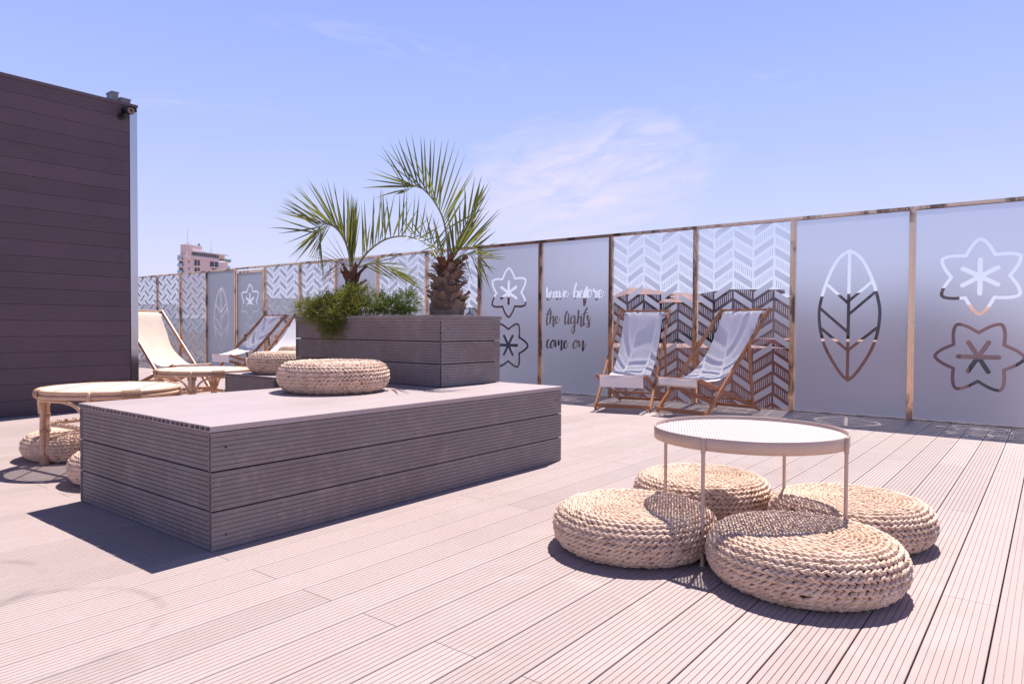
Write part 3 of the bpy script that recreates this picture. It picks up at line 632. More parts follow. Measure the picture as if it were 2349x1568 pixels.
for i, (R_p, H_p) in enumerate([(.333, .178), (.331, .176), (.336, .184)]):
    a, b = pouf_mesh('braid', R_p, H_p, 11+i); o = a.build('braided_pouf', M['braid']); me = o.data; me.materials.append(M['braid_in'])
    nf = len(me.polygons)
    bm = bmesh.new(); bm.from_mesh(me); tmp = bpy.data.meshes.new('tmp'); tmp.from_pydata(b.v, [], b.f)
    for p_ in tmp.polygons: p_.material_index = 0
    bm.from_mesh(tmp); bm.faces.ensure_lookup_table()
    for f_ in bm.faces[nf:]: f_.material_index = 1; f_.smooth = True
    bm.to_mesh(me); bm.free(); bpy.data.objects.remove(o); PM.append(me)
random.seed(9)
for i, (x, y, z, v, sc_, g, lab) in enumerate([
    (2.547, 1.350, 0, 0, 1.0, 'braided poufs around the cream table', 'woven hyacinth pouf at the left of the four around the cream table'),
    (2.573, .690, 0, 2, 1.0, 'braided poufs around the cream table', 'woven hyacinth pouf nearest the camera, in front of the cream table'),
    (3.262, .686, 0, 1, 1.0, 'braided poufs around the cream table', 'woven hyacinth pouf at the right of the four around the cream table'),
    (3.292, 1.372, 0, 0, 1.0, 'braided poufs around the cream table', 'woven hyacinth pouf farthest back under the cream table'),
    (2.675, 3.487, BH+.001, 2, 1.0, 'braided poufs on the platforms', 'woven hyacinth pouf lying on the large foreground platform'),
    (3.465, 5.13, BH+.001, 0, 1.0, 'braided poufs on the platforms', 'woven hyacinth pouf on the narrower platform behind, partly covered by the planter'),
    (4.70, 6.59, BH+.001, 1, 1.0, 'braided poufs on the platforms', 'farthest woven pouf, only a sliver showing behind the one left of the planter'),
    (1.904, 5.299, 0, 1, 1.0, 'braided poufs by the rattan table', 'woven hyacinth pouf on the deck behind the legs of the near rattan table'),
    (1.815, 4.265, 0, 0, .97, 'braided poufs by the rattan table', 'woven hyacinth pouf peeking out behind the left end of the large platform')]):
    o = bpy.data.objects.new('braided_pouf', PM[v]); C.objects.link(o); o.location = (x, y, z); o.rotation_euler = (0, 0, random.uniform(0, 6.28)); o.scale = (sc_, sc_, 1)
    tag(o, lab, 'pouf', g)
# ------------------------------------------------------------------ cream metal table
tb = thing('metal_table', 'round cream metal side table with a perforated tray top amid four poufs', 'table', (2.88, 1.0, 0), R_(175))
RT = .385; zt = .4876
mb = MB(); mb.lathe([(RT-.002, zt-.050), (RT, zt-.0495), (RT, zt-.001), (RT-.001, zt), (RT-.004, zt), (RT-.005, zt-.001), (RT-.005, zt-.0495)], 96, closed=True); mb.build('tray_rim', M['cream'], tb)
# perforated tray: real square holes
mb = MB(); hp = .0115; zz = zt-.016; n_ = int(RT/hp)+1; bw = .0050
def chord(v): return math.sqrt(max((RT-.004)**2-v*v, 0))
for i in range(-n_, n_+1):
    v = i*hp
    if abs(v) > RT-.008: continue
    c = chord(abs(v)+bw/2)
    if c < .01: continue
    mb.box(-c, c, v-bw/2, v+bw/2, zz-.0012, zz); mb.box(v-bw/2, v+bw/2, -c, c, zz-.0013, zz+.0001)
mb.build('perforated_tray', M['cream_top'], tb, Matrix.Rotation(R_(30), 4, 'Z'))
for k in range(4):
    a = math.pi/2*k; r = RT+.004; x, y = r*math.cos(a), r*math.sin(a)
    mb = MB(); mb.tube([(x, y, .018), (x, y, zt-.062)], .0072, 14); mb.tube([(x, y, 0), (x, y, .004), (x*.992, y*.992, .022)], [.0095, .0095, .0072], 14); lg = mb.build('leg', M['cream'], tb)
    mb = MB(); mb.tube([(x, y, zt-.0605), (x, y, zt-.0015), (x, y, zt)], [.0092, .0092, .0080], 14)
    mb.box(x-.006-.006*math.cos(a), x+.006-.006*math.cos(a), y-.006-.006*math.sin(a), y+.006-.006*math.sin(a), zt-.012, zt-.002)
    mb.build('sleeve', M['cream'], lg)
mb = MB(); mb.bar((-RT, 0, .020), (RT, 0, .020), .012, .012); mb.bar((0, -RT, .0215), (0, RT, .0215), .012, .0118); mb.build('base_cross', M['cream'], tb)
# ------------------------------------------------------------------ rattan tables
def rattan_table(label, c, a0, R=.415, h=.5):
    t = thing('rattan_table', label, 'table', (c[0], c[1], 0), a0, 'round rattan tables')
    # top: thin canes side by side with small gaps, on a ring
    mb = MB(); pw = .0096; zt = h-.004; n_ = int((R-.01)/pw)
    for i in range(-n_, n_+1):
        v = i*pw; cc = math.sqrt(max((R-.012)**2-v*v, 0))
        if cc < .02: continue
        seg = [(-cc, v, zt-.002), (-cc*.3, v, zt), (cc*.3, v, zt), (cc, v, zt-.002)]; mb.tube(seg, .0027, 5, caps=False)
    mb.build('cane_top', M['rattan_top'], t)
    mb = MB()
    for u in (-.22, 0, .22): cc = math.sqrt((R-.02)**2-u*u); mb.tube([(u, -cc, zt-.010), (u, cc, zt-.010)], .006, 8)
    for u in (-.22, 0, .22):                               # stitched lines across the canes
        for j in range(46):
            v = -math.sqrt((R-.02)**2-u*u)*.98+j*.0172
            if abs(v) < math.sqrt((R-.02)**2-u*u): mb.tube([(u-.003, v, zt+.0026), (u+.003, v+.008, zt+.0036)], .0016, 5)
    mb.build('cross_canes', M['rattan'], t)
    mb = MB(); n = 72
    for rr, zz, ra in ((R-.012, h-.013, .014), (R-.008, h-.040, .013), (R-.030, h-.022, .010)):
        mb.tube([(rr*math.cos(2*math.pi*j/n), rr*math.sin(2*math.pi*j/n), zz) for j in range(n+1)], ra, 10, caps=False)
    mb.build('rim', M['rattan'], t)
    for a in (.42, 2.0, 3.6, 5.1):
        mb = MB()
        for j in range(16):
            b = a+j*.0165; mb.tube([((R-.010+.019*math.cos(q))*math.cos(b), (R-.010+.019*math.cos(q))*math.sin(b), h-.0265+.029*math.sin(q)) for q in np.linspace(-1.9, 1.9, 8)], .0032, 5)
        mb.build('rim_binding', M['binding'], t)
    for k in range(4):
        a = math.pi/2*k; er = Vector((math.cos(a), math.sin(a), 0)); et = Vector((-math.sin(a), math.cos(a), 0)); mb = MB()
        for s_, dr_, rad in ((-.5, 0, .0155), (.5, 0, .0155), (0, -.022, .014)):
            p0 = er*(R-.022+dr_)+et*s_*.032
            mb.tube(catmull([p0+Z*0, p0+Z*.16+er*.002, p0+Z*.34, p0+Z*(h-.045)], 3), rad, 10)
        # cane loop hugging the rim over the leg
        p0 = er*(R+.004); mb.tube(catmull([er*(R-.05)+Z*(h-.016), er*(R-.016)+Z*(h-.008), er*(R+.005)+Z*(h-.022), er*(R+.002)+Z*(h-.09), er*(R-.004)+Z*(h-.17)], 4), [.011]*12+[.012]*5, 10)
        lg = mb.build('leg', M['rattan'], t)
        for z0_, z1_ in ((.0, .06), (h-.085, h-.045), (h-.19, h-.165), (h-.29, h-.27)):
            mb = MB(); z = z0_+.004
            while z < z1_:
                mb.tube([er*(R-.030+.028*math.cos(q))+et*(.036*math.sin(q))+Z*z for q in np.linspace(0, 2*math.pi, 15)], .0034, 5, caps=False); z += .0062
            mb.build('binding', M['binding'], lg)
        # arched brace to the next leg
        mb = MB(); a2 = a+math.pi/2
        for b0_, b1_ in ((a+.07, a+.55), (a2-.07, a2-.55)):
            zs = [h-.20, h-.13, h-.085, h-.065, h-.062]; mb.tube(catmull([(((R-.025)*math.cos(b0_+(b1_-b0_)*t_)), ((R-.025)*math.sin(b0_+(b1_-b0_)*t_)), z) for t_, z in zip((0, .12, .35, .7, 1), zs)], 4), .010, 9)
        mb.tube([(((R-.025)*math.cos(b)), ((R-.025)*math.sin(b)), h-.062) for b in np.linspace(a+.5, a2-.5, 10)], .010, 9)
        mb.build('arched_brace', M['rattan'], t)
        mb = MB(); zz = h-.235; pa = er*(R-.035)+Z*zz; e2 = Vector((math.cos(a2), math.sin(a2), 0)); pb = e2*(R-.035)+Z*zz
        mb.tube([pa, pb], .0135, 10)
        st = mb.build('stretcher', M['rattan'], t)
        mb = MB(); d = (pb-pa); L = d.length; d.normalize(); sd_ = d.cross(Z)
        for j in range(9):
            c0 = pa+d*(L*(.14+.09*j)); mb.tube([c0+d*(.012*q)+(Z*math.cos(q*1.6)+sd_*math.sin(q*1.6))*.0155 for q in np.linspace(-1, 1, 9)], .0036, 5)
        mb.build('spiral_wrap', M['rattan_top'], st)
    return t
rattan_table('larger-looking round rattan table at the far left, next to the large platform', (1.95, 4.88), R_(142))
rattan_table('round rattan table farther back, in front of the stained cream deckchair', (3.31, 6.26), R_(138))
# ------------------------------------------------------------------ palms (traced outline, each frond bent in depth)
def P2(Xc, Yc): return (573.5+.32925*Xc, 286.7+.32925*Yc)
def frond(parent, rach, dep, D, tipsA, tipsB, n, seed, r0=.009, wid=.012, dryn=0, spread=.16, tr=(0.12, 1.0), mat_=None):
    """rach: rachis points; dep: depth offsets; tipsA/tipsB: tip outlines of the two leaflet rows"""
    rnd = random.Random(seed); m_ = MB()
    rp = catmull([at(P2(*p), D+d) for p, d in zip(rach, dep)], 8)
    m_.tube(rp, [r0*(1-.8*i/(len(rp)-1)) for i in range(len(rp))], 7)
    o = m_.build('frond_stem', M['rachis'], parent)
    lm = MB()
    for side, tips in ((1, tipsA), (-1, tipsB)):
        if not tips: continue
        tp = catmull([Vector((p[0], p[1], 0)) for p in tips], 8); nn = int(n*.66) if side > 0 else int(n*.5)
        for k in range(nn):
            t = (k+rnd.uniform(-.25, .25))/(nn-1); t = min(max(t, 0), 1); f = tr[0]+(tr[1]-tr[0])*t
            b = rp[min(int(f*(len(rp)-1)), len(rp)-1)]
            tt = t*(len(tp)-1); i = int(tt); q = tp[i].lerp(tp[min(i+1, len(tp)-1)], tt-i)
            q = (q.x+rnd.uniform(-24, 24), q.y+rnd.uniform(-20, 20))
            tip = at(P2(*q), D+dep[-1]*f+side*spread*(rnd.uniform(.3, 1.3)))
            v = tip-b; L = v.length; d = v.normalized()
            sag = (Z*(-.06)+RR*rnd.uniform(-.05, .05))*L*(1.15-abs(d.z))*rnd.uniform(-.3, 1.2)
            mid = [b.lerp(tip, s)-sag*4*s*(1-s)*.6 for s in (0, .18, .4, .62, .82, 1)]
            wv = d.cross(-F)
            if wv.length < .05: wv = RR
            wv.normalize(); tw = rnd.uniform(-.9, .9); nv = d.cross(wv); wv = (wv*math.cos(tw)+nv*math.sin(tw))
            nv = d.cross(wv); w_ = wid*.66*rnd.uniform(.7, 1.15); ww = [.35, .85, 1, .72, .36, .02]; vv = []
            for p, s in zip(mid, ww): vv += [p+wv*w_*s+nv*w_*s*.55, p, p-wv*w_*s+nv*w_*s*.55]
            lm.add(vv, [f_ for i in range(5) for f_ in ((i*3, i*3+1, i*3+4, i*3+3), (i*3+1, i*3+2, i*3+5, i*3+4))], True)
    lo = lm.build('frond', mat_ or M['frond'], parent); o.parent = lo
    return lo
def boots(root, base, top, r0, r1, n, seed, size, red, jag=True, outw=(.15, .5), mtop=None):
    """trunk with overlapping cut leaf bases"""
    rnd = random.Random(seed); base = Vector(base); top = Vector(top); core = MB(); ax = top-base; H = ax.length
    core.tube([base+ax*t for t in (0, .3, .6, .9, 1)], [r0*.8, r0*.82, (r0+r1)*.42, r1*.8, r1*.5], 18)
    tk = core.build('trunk', M['boot'], root); b1 = MB(); b2 = MB()
    for i in range(n):
        t = (i+.5)/n*.93; th = i*2.399+rnd.uniform(-.3, .3); r = (r0+(r1-r0)*t**.8)*.80; er = Vector((math.cos(th), math.sin(th), 0)); et = Vector((-math.sin(th), math.cos(th), 0))
        L = size*rnd.uniform(.8, 1.25); o_ = rnd.uniform(*outw); w = r*(rnd.uniform(.62, .9) if red else rnd.uniform(.7, 1.0)*(1 if t < .5 else .8))
        vv = []; m_ = 6; q = 4; c0 = base+ax*t*1.0+er*r*.86
        for a in range(m_+1):
            s = a/m_; up_ = Z*L*s*(1-.1*s)+er*(L*o_*s**1.7)
            taper = (1-.50*s) if not red else (1-.62*s)
            for b in range(q+1):
                u = b/q*2-1; jg = (rnd.uniform(-.16, .16) if a == m_ and jag else 0)+(rnd.uniform(-.05, .05) if a > 2 else 0)
                vv.append(c0+up_+et*(u*w*taper*(1+jg))-er*(r*.42*u*u)*(1-.4*s)+Z*(jg*L*.6)+er*rnd.uniform(-.002, .002))
        nf = len(vv); vv += [p-er*.016*(1-.3*(k_//(q+1))/m_) for k_, p in enumerate(vv)]
        fs = []
        for a in range(m_):
            for b in range(q):
                k_ = a*(q+1)+b; fs += [(k_, k_+1, k_+q+2, k_+q+1), (nf+k_, nf+k_+q+1, nf+k_+q+2, nf+k_+1)]
        for a in range(m_): fs += [(a*(q+1), (a+1)*(q+1), nf+(a+1)*(q+1), nf+a*(q+1)), (a*(q+1)+q, nf+a*(q+1)+q, nf+(a+1)*(q+1)+q, (a+1)*(q+1)+q)]
        for b in range(q): k_ = m_*(q+1)+b; fs.append((k_, k_+1, nf+k_+1, nf+k_))
        (b2 if t > red_from else b1).add(vv, fs, False)
    if b1.v: b1.build('leaf_bases', M['boot'], tk)
    if b2.v: b2.build('cut_stalks', M['boot_red'], tk)
    return tk
# thick palm, right
D2 = (Vector((3.50, 3.43, .95))-ORG).dot(F)
p2 = at((1024, 722), D2); red_from = .78
g2 = thing('palm_tree', 'taller palm with a thick shaggy trunk at the right end of the planter', 'palm', (p2.x, p2.y, .93), group='palms in the planter')
g2i = Matrix.Translation((-p2.x, -p2.y, -.93))
old_build = MB.build
def lb_(s, name, mat, parent=None, xf=None):
    root = parent
    while root is not None and root.parent: root = root.parent
    if root is not None and root.name.startswith('palm_tree') and xf is None: xf = Matrix.Translation(-root.location)
    return old_build(s, name, mat, parent, xf)
MB.build = lb_
top2 = at((1024, 612), D2)
boots(g2, (p2.x, p2.y, .925), (top2.x, top2.y, top2.z-.01), .146, .056, 52, 5, .135, False, outw=(.15, .75))
fb = MB(); rnd = random.Random(77)                                   # loose fibres and dry bits at the crown
for i in range(260):
    a = rnd.uniform(0, 6.28); er = Vector((math.cos(a), math.sin(a), 0)); z0 = rnd.uniform(-.13, .01); b = Vector((top2.x, top2.y, top2.z+z0))+er*rnd.uniform(.02, .06)
    L = rnd.uniform(.05, .16); d = (er*rnd.uniform(.4, 1.2)+Z*rnd.uniform(-.5, .9)+RR*.35).normalized(); sd_ = d.cross(Z).normalized()*rnd.uniform(.001, .004)
    fb.add([b-sd_, b+sd_, b+d*L*.6+sd_*.7+Z*-.004, b+d*L+Z*-.015], ((0, 1, 2, 3),))
fb.build('fibres', M['boot_red'], g2)
frond(g2, [(1385, 965), (1378, 850), (1365, 740), (1340, 640), (1300, 560), (1250, 490), (1195, 440), (1140, 430), (1085, 465)], [0, .02, .03, .02, 0, -.03, -.06, -.1, -.14], D2,
      [(1490, 470), (1545, 280), (1470, 180), (1410, 115), (1330, 80), (1240, 65), (1190, 45), (1100, 60), (1010, 110), (945, 115), (880, 175)],
      [(1640, 590), (1560, 330), (1420, 330), (1300, 210), (1130, 190), (1040, 140), (950, 160), (840, 210), (850, 300), (785, 350), (780, 415), (830, 505), (1015, 500)], 30, 1, wid=.0115, tr=(.28, 1))
frond(g2, [(1395, 965), (1425, 900), (1470, 862), (1530, 852), (1575, 880), (1600, 930)], [0, -.04, -.1, -.16, -.22, -.26], D2,
      [(1560, 560), (1680, 400), (1640, 570), (1750, 590), (1700, 670), (1720, 745), (1775, 890), (1770, 965)],
      [(1480, 620), (1590, 620), (1630, 590), (1690, 690), (1640, 830), (1730, 960), (1680, 1150), (1605, 1150)], 22, 2, wid=.011, tr=(.1, 1))
frond(g2, [(1400, 970), (1430, 860), (1480, 740), (1540, 620), (1620, 490)], [0, .03, .06, .1, .14], D2,
      [(1380, 720), (1400, 600), (1440, 520), (1560, 330), (1640, 410)], [(1500, 800), (1560, 700), (1600, 620), (1640, 520), (1680, 400)], 20, 3, wid=.0135, spread=.05, tr=(.02, .9))
frond(g2, [(1370, 970), (1330, 900), (1270, 830), (1200, 780), (1120, 755)], [0, .05, .1, .16, .2], D2,
      [(1300, 650), (1260, 620), (1200, 590), (1130, 640), (1060, 690)], [(1300, 960), (1240, 930), (1180, 880), (1110, 830), (1050, 790)], 16, 4, wid=.009, tr=(.1, 1), r0=.006)
frond(g2, [(1410, 975), (1440, 930), (1500, 900), (1560, 930), (1600, 1000)], [0, -.1, -.2, -.28, -.33], D2,
      [(1600, 850), (1700, 870), (1780, 890), (1750, 970), (1690, 1060)], [(1480, 1000), (1530, 1060), (1600, 1150), (1630, 1120), (1660, 1140)], 12, 6, wid=.007, tr=(.2, 1), r0=.005, mat_=M['frond'])
# slender palm, left
D1 = (Vector((3.50, 4.35, .95))-ORG).dot(F)
p1 = at((808, 720), D1); red_from = .2; top1 = at((808, 628), D1)
g1 = thing('palm_tree', 'lower palm with dark reddish cut leaf stalks rising out of the juniper', 'palm', (p1.x, p1.y, .93), group='palms in the planter')
boots(g1, (p1.x, p1.y, .925), (top1.x, top1.y, top1.z), .082, .060, 30, 8, .125, True, outw=(.25, .62))
frond(g1, [(700, 985), (690, 900), (662, 810), (615, 735), (562, 697), (510, 692), (488, 722), (480, 765)], [0, -.03, -.06, -.1, -.15, -.2, -.24, -.27], D1,
      [(740, 480), (735, 560), (680, 450), (598, 400), (500, 385), (405, 395), (335, 410), (265, 440), (215, 515), (190, 545), (185, 595), (140, 720)],
      [(745, 520), (650, 440), (530, 385), (430, 385), (375, 390), (285, 430), (230, 480), (170, 585), (200, 630), (190, 800), (280, 920), (330, 960)], 30, 11, wid=.0125, tr=(.10, .98))
frond(g1, [(560, 698), (510, 690), (485, 730), (478, 800), (470, 850)], [-.15, -.2, -.23, -.25, -.27], D1,
      [(300, 840), (275, 925), (330, 950), (400, 930)], [(420, 940), (460, 1020), (500, 1080), (520, 1140)], 20, 12, wid=.006, tr=(0, .8), r0=.003)
frond(g1, [(750, 985), (795, 915), (860, 850), (945, 797), (1045, 775), (1145, 788), (1235, 835), (1295, 895), (1335, 965)], [0, -.05, -.1, -.15, -.2, -.24, -.27, -.29, -.3], D1,
      [(770, 570), (808, 530), (855, 500), (905, 435), (935, 470), (1010, 480), (1085, 430), (1160, 480), (1250, 520), (1310, 640), (1420, 700), (1400, 760), (1360, 800)],
      [(790, 700), (830, 640), (880, 470), (960, 530), (1060, 470), (1130, 500), (1200, 590), (1290, 640), (1380, 760), (1340, 860), (1300, 940), (1250, 900), (1220, 870)], 34, 13, wid=.0115, tr=(.10, .98))
frond(g1, [(715, 985), (715, 900), (720, 800), (730, 700)], [0, .03, .05, .07], D1,
      [(660, 640), (680, 450), (715, 500), (740, 480)], [(760, 700), (770, 620), (748, 560), (735, 500)], 16, 14, wid=.015, spread=.04, tr=(.0, .8))
frond(g1, [(760, 992), (810, 972), (880, 968), (960, 990), (1030, 1040)], [0, -.07, -.13, -.19, -.22], D1,
      [(1060, 850), (1130, 985), (1180, 1040), (1230, 1130), (1235, 1165)], [(990, 1080), (1060, 1110), (1120, 1140), (1180, 1150), (1210, 1180)], 20, 15, wid=.0085, tr=(.2, 1), r0=.006)
frond(g1, [(700, 990), (650, 965), (590, 955), (540, 970)], [0, -.08, -.15, -.2], D1,
      [(560, 730), (450, 860), (400, 900), (330, 960), (350, 1100)], [(480, 1140), (440, 1100), (520, 1130), (540, 1120)], 20, 16, wid=.0042, tr=(.1, 1), r0=.003, mat_=M['frond_dry'])
MB.build = old_build
# ------------------------------------------------------------------ juniper
def juniper(label, blobs, mat_, seed, dens):
    rnd = random.Random(seed); c0 = at(blobs[0][:2], blobs[0][2]); t = thing('juniper_shrub', label, 'shrub', (c0.x, c0.y, .93), group='juniper in the planter'); xf = Matrix.Translation((-c0.x, -c0.y, -.93))
    lm = MB(); tm = MB()
    for (px, py, D, rx, ry, rd) in blobs:
        c = at((px, py), D); s = D/FPX; a = RR*rx*s; b = UU*ry*s; dd = F*rd; nsp = int(dens*(rx*ry)**.5*(rx*s+ry*s+rd)*5.4)
        for _ in range(nsp):
            u = Vector((rnd.gauss(0, 1), rnd.gauss(0, 1), rnd.gauss(0, 1))).normalized(); k = rnd.uniform(.35, 1.06)**.6
            p = c+(a*u.x+b*u.y+dd*u.z)*k; od = (a.normalized()*u.x+b.normalized()*u.y+dd.normalized()*u.z)
            d = (od*1.0+Vector((rnd.uniform(-.5, .5), rnd.uniform(-.5, .5), rnd.uniform(-.35, .75)))).normalized(); L = rnd.uniform(.03, .085)
            sd_ = d.cross(Vector((rnd.random(), rnd.random(), rnd.random()))).normalized(); up_ = d.cross(sd_)
            for j in range(9):
                f = j/8; q = p+d*L*f; dirn = (d*.75+(sd_*math.cos(j*2.4)+up_*math.sin(j*2.4))*.75*(1-.5*f)).normalized(); l = rnd.uniform(.011, .021)*(1.15-.5*f)
                wv = dirn.cross(Vector((rnd.random()-.5, rnd.random()-.5, rnd.random()-.5))).normalized()*rnd.uniform(.0022, .0036)
                lm.add([q, q+dirn*l*.5+wv, q+dirn*l, q+dirn*l*.5-wv], ((0, 1, 2, 3),))
        for _ in range(int(rx*.45)):
            u = Vector((rnd.gauss(0, 1), rnd.gauss(0, 1), rnd.gauss(0, 1))).normalized(); p = c+(a*u.x+b*u.y+dd*u.z)*.9; d = (p-c).normalized()*.8+Z*rnd.uniform(-.1, .6); d.normalize(); L = rnd.uniform(.06, .13)
            tm.tube([p-d*.02, p+d*L*.5, p+d*L-Z*.01], [.0016, .0012, .0008], 4)
            sd_ = d.cross(Vector((rnd.random(), rnd.random(), rnd.random()))).normalized(); up_ = d.cross(sd_)
            for j in range(22):
                f = j/21; q = p+d*L*f-Z*.01*f; dirn = (d*.9+(sd_*math.cos(j*2.4)+up_*math.sin(j*2.4))*.8).normalized(); l = rnd.uniform(.010, .018)*(1.1-.6*f)
                wv = dirn.cross(Vector((rnd.random()-.5, rnd.random()-.5, rnd.random()-.5))).normalized()*.003
                lm.add([q, q+dirn*l*.5+wv, q+dirn*l, q+dirn*l*.5-wv], ((0, 1, 2, 3),))
        for _ in range(int(nsp/24)):
            u = Vector((rnd.gauss(0, 1), rnd.gauss(0, 1), rnd.gauss(0, 1))).normalized(); p = c+(a*u.x+b*u.y+dd*u.z)*.8; tm.tube([c-Z*.02, c.lerp(p, .5)+Z*.01, p], [.003, .002, .001], 4)
    lm.build('foliage', mat_, t, xf); tm.build('branches', M['twig'], t, xf)
DA = (Vector((3.26, 4.35, .95))-ORG).dot(F); DB = (Vector((3.50, 4.0, .95))-ORG).dot(F)
juniper('bushy light green juniper spilling over the planter side in a drooping tuft', [(706, 706, DA+.02, 22, 14, .06), (742, 708, DA-.02, 30, 20, .08), (788, 698, DA, 34, 24, .09), (818, 676, DA+.06, 28, 18, .08), (762, 732, DA-.11, 26, 22, .05), (755, 756, DA-.13, 13, 16, .035), (822, 708, DA-.04, 30, 14, .07), (716, 722, DA-.09, 18, 12, .04), (800, 726, DA-.10, 18, 12, .035), (757, 694, DA+.05, 22, 12, .07)], M['juniper'], 21, 12)
juniper('looser dark green juniper between the two palm trunks', [(866, 694, DB+.05, 20, 18, .09), (900, 702, DB, 26, 13, .11), (934, 690, DB-.05, 22, 18, .09), (905, 712, DB-.04, 46, 7, .10)], M['juniper2'], 22, 9)
# ------------------------------------------------------------------ the city beyond
def emat(name, c, c2=None): return mat(name, c, .85, noise=(.35, c2 or tuple(x*.85 for x in c), .42, .68))
CM = dict(pink=emat('pink_render', (.42, .27, .245)), terra=emat('terracotta', (.31, .16, .125), (.24, .115, .09)), brown=emat('dark_brick', (.27, .215, .21)), white=emat('white_render', (.62, .58, .58)), beige=emat('beige_render', (.42, .31, .27)), grey=emat('grey_render', (.24, .24, .28)), maroon=emat('maroon_render', (.16, .055, .06)), teal=emat('teal_metal', (.08, .15, .18)))
winm = mat('window_glass', (.05, .07, .09), .15)
gm = mat('city_ground_mat', (.28, .22, .205), .95, noise=[(.05, (.36, .28, .25), .42, .62), (.3, (.17, .15, .145), .5, .7)])
mb = MB(); mb.box(-2500, 2500, -2500, 2500, -23, -22); tag(mb.build('city_ground', gm), kind='structure')
mb = MB(); mb.box(DX0+.3, DX1, DY0+.2, DY1-.2, -22, -.35); tag(mb.build('building', CM['beige']), 'beige render block below the roof deck', 'building')
def block(label, xa, xb, ytop, dist, depth, m_, win=None, roof=None, ang=0.0, zb=-22, extra=None):
    """a building whose front spans image columns xa..xb at a distance; ang turns it"""
    pa = at((xa, 745), dist); pb = at((xb, 745), dist); zt = at(((xa+xb)/2, ytop), dist).z
    c = (pa+pb)/2; wd = (pb-pa).length; th = math.atan2((pb-pa).y, (pb-pa).x)+ang
    t = thing('building', label, 'building', (c.x, c.y, zb), th, 'city buildings beyond the glass')
    h = zt-zb; mb = MB(); mb.box(-wd/2, wd/2, 0, depth, 0, h); mb.build('walls', m_, t)
    mb = MB(); mb.box(-wd/2-.15, wd/2+.15, -.15, depth+.15, h, h+.18)
    if roof:      # hipped tile roof
        e = .4; rz = roof; mb = MB(); v = [(-wd/2-e, -e, h), (wd/2+e, -e, h), (wd/2+e, depth+e, h), (-wd/2-e, depth+e, h), (-wd/4, depth/2, h+rz), (wd/4, depth/2, h+rz)]
        mb.add(v, ((0, 1, 5, 4), (1, 2, 5), (2, 3, 4, 5), (3, 0, 4), (3, 2, 1, 0))); mb.build('roof', CM['terra'], t)
    else: mb.build('parapet', m_, t)
    if win:
        nw = max(2, int(wd/win)); z = h-2.2; fl = 0
        while z > max(1, h-20) and fl < 5:
            for i in range(nw):
                x = -wd/2+wd*(i+.5)/nw; mb = MB(); mb.box(x-.5, x+.5, -.06, .05, z-.7, z+.7); mb.build('window', winm, t)
            z -= 3.0; fl += 1
    return t
# mid-distance roofs seen through the clear cuts, right to left
block('dark brown block seen through the flower panel at the right edge', 2085, 2200, 672, 26, 9, CM['brown'], 2.6)
block('terracotta-roofed low house behind the right flower panel', 2205, 2420, 726, 24, 8, CM['pink'], 2.5, roof=.6)
block('dark building showing through the leaf panel', 1836, 2000, 690, 30, 9, CM['brown'], 2.6)
block('low pink house showing through the bottom of the leaf panel', 1900, 2120, 800, 17, 5, CM['terra'], 2.2)
block('flat dark roofline behind the angled deckchair', 1668, 1790, 673, 32, 10, CM['brown'], 3)
block('pinkish block at the right side of the chevron panel', 1770, 1850, 700, 28, 7, CM['beige'], 2.2)
block('terracotta roofs between the two front deckchairs', 1540, 1668, 694, 34, 12, CM['beige'], 2.4, roof=.8)
block('tall dark gabled block behind the upright deckchair', 1452, 1530, 676, 36, 8, CM['brown'], 3, roof=.6)
block('reddish brick block left of the dark gabled one', 1395, 1455, 712, 30, 8, CM['terra'], 2.2)
block('low maroon roof band in front of the dark blocks', 1420, 1820, 812, 19, 5, CM['terra'], 2.4)
block('mauve grey block showing through the lettering', 1236, 1400, 692, 33, 9, CM['beige'], 2.4)
block('dark maroon block behind the flower panel left of the lettering', 1100, 1170, 691, 30, 8, CM['maroon'], 2.6)
block('pale brown block filling the right half of the left flower panel', 1170, 1236, 700, 34, 8, CM['beige'], 2.6)
block('grey block behind the thick palm trunk', 940, 1100, 712, 40, 9, CM['grey'], 2.6)
block('long beige block behind the juniper', 770, 940, 716, 44, 9, CM['beige'], 2.6)
block('maroon block left of the juniper', 612, 770, 690, 46, 9, CM['maroon'], 2.6)
block('brown block behind the glass door', 541, 612, 704, 42, 9, CM['brown'], 2.6)
block('pale block behind the left leaf panel', 478, 541, 722, 48, 8, CM['white'], 2.2)
block('white low house below the green hill', 320, 402, 702, 60, 9, CM['white'], 2.4)
block('grey green block behind the cream deckchair', 380, 480, 735, 50, 9, CM['teal'], 2.2)
# far hill
hm = mat('hill_mat', (.075, .11, .075), .95, noise=[(.03, (.05, .08, .05), .42, .6), (.2, (.12, .15, .10), .5, .7)])
mb = MB(); nA, nB = 60, 8; vv = []
for j in range(nB+1):
    for i in range(nA+1):
        px = -300+i*14; f = math.sin(math.pi*j/nB); hgt = 75-(px-150)*.06+18*math.sin(px*.013+1)+7*math.sin(px*.05)+3*math.sin(px*.15)
        p = at((px, 745), 560+j*45); vv.append((p.x, p.y, -22+max(0, (hgt if px < 470 else hgt*max(0, 1-(px-470)/70)))*.58*f**.7))
mb.add(vv, [(j*(nA+1)+i, j*(nA+1)+i+1, (j+1)*(nA+1)+i+1, (j+1)*(nA+1)+i) for j in range(nB) for i in range(nA)], True); tag(mb.build('hill', hm), kind='structure')
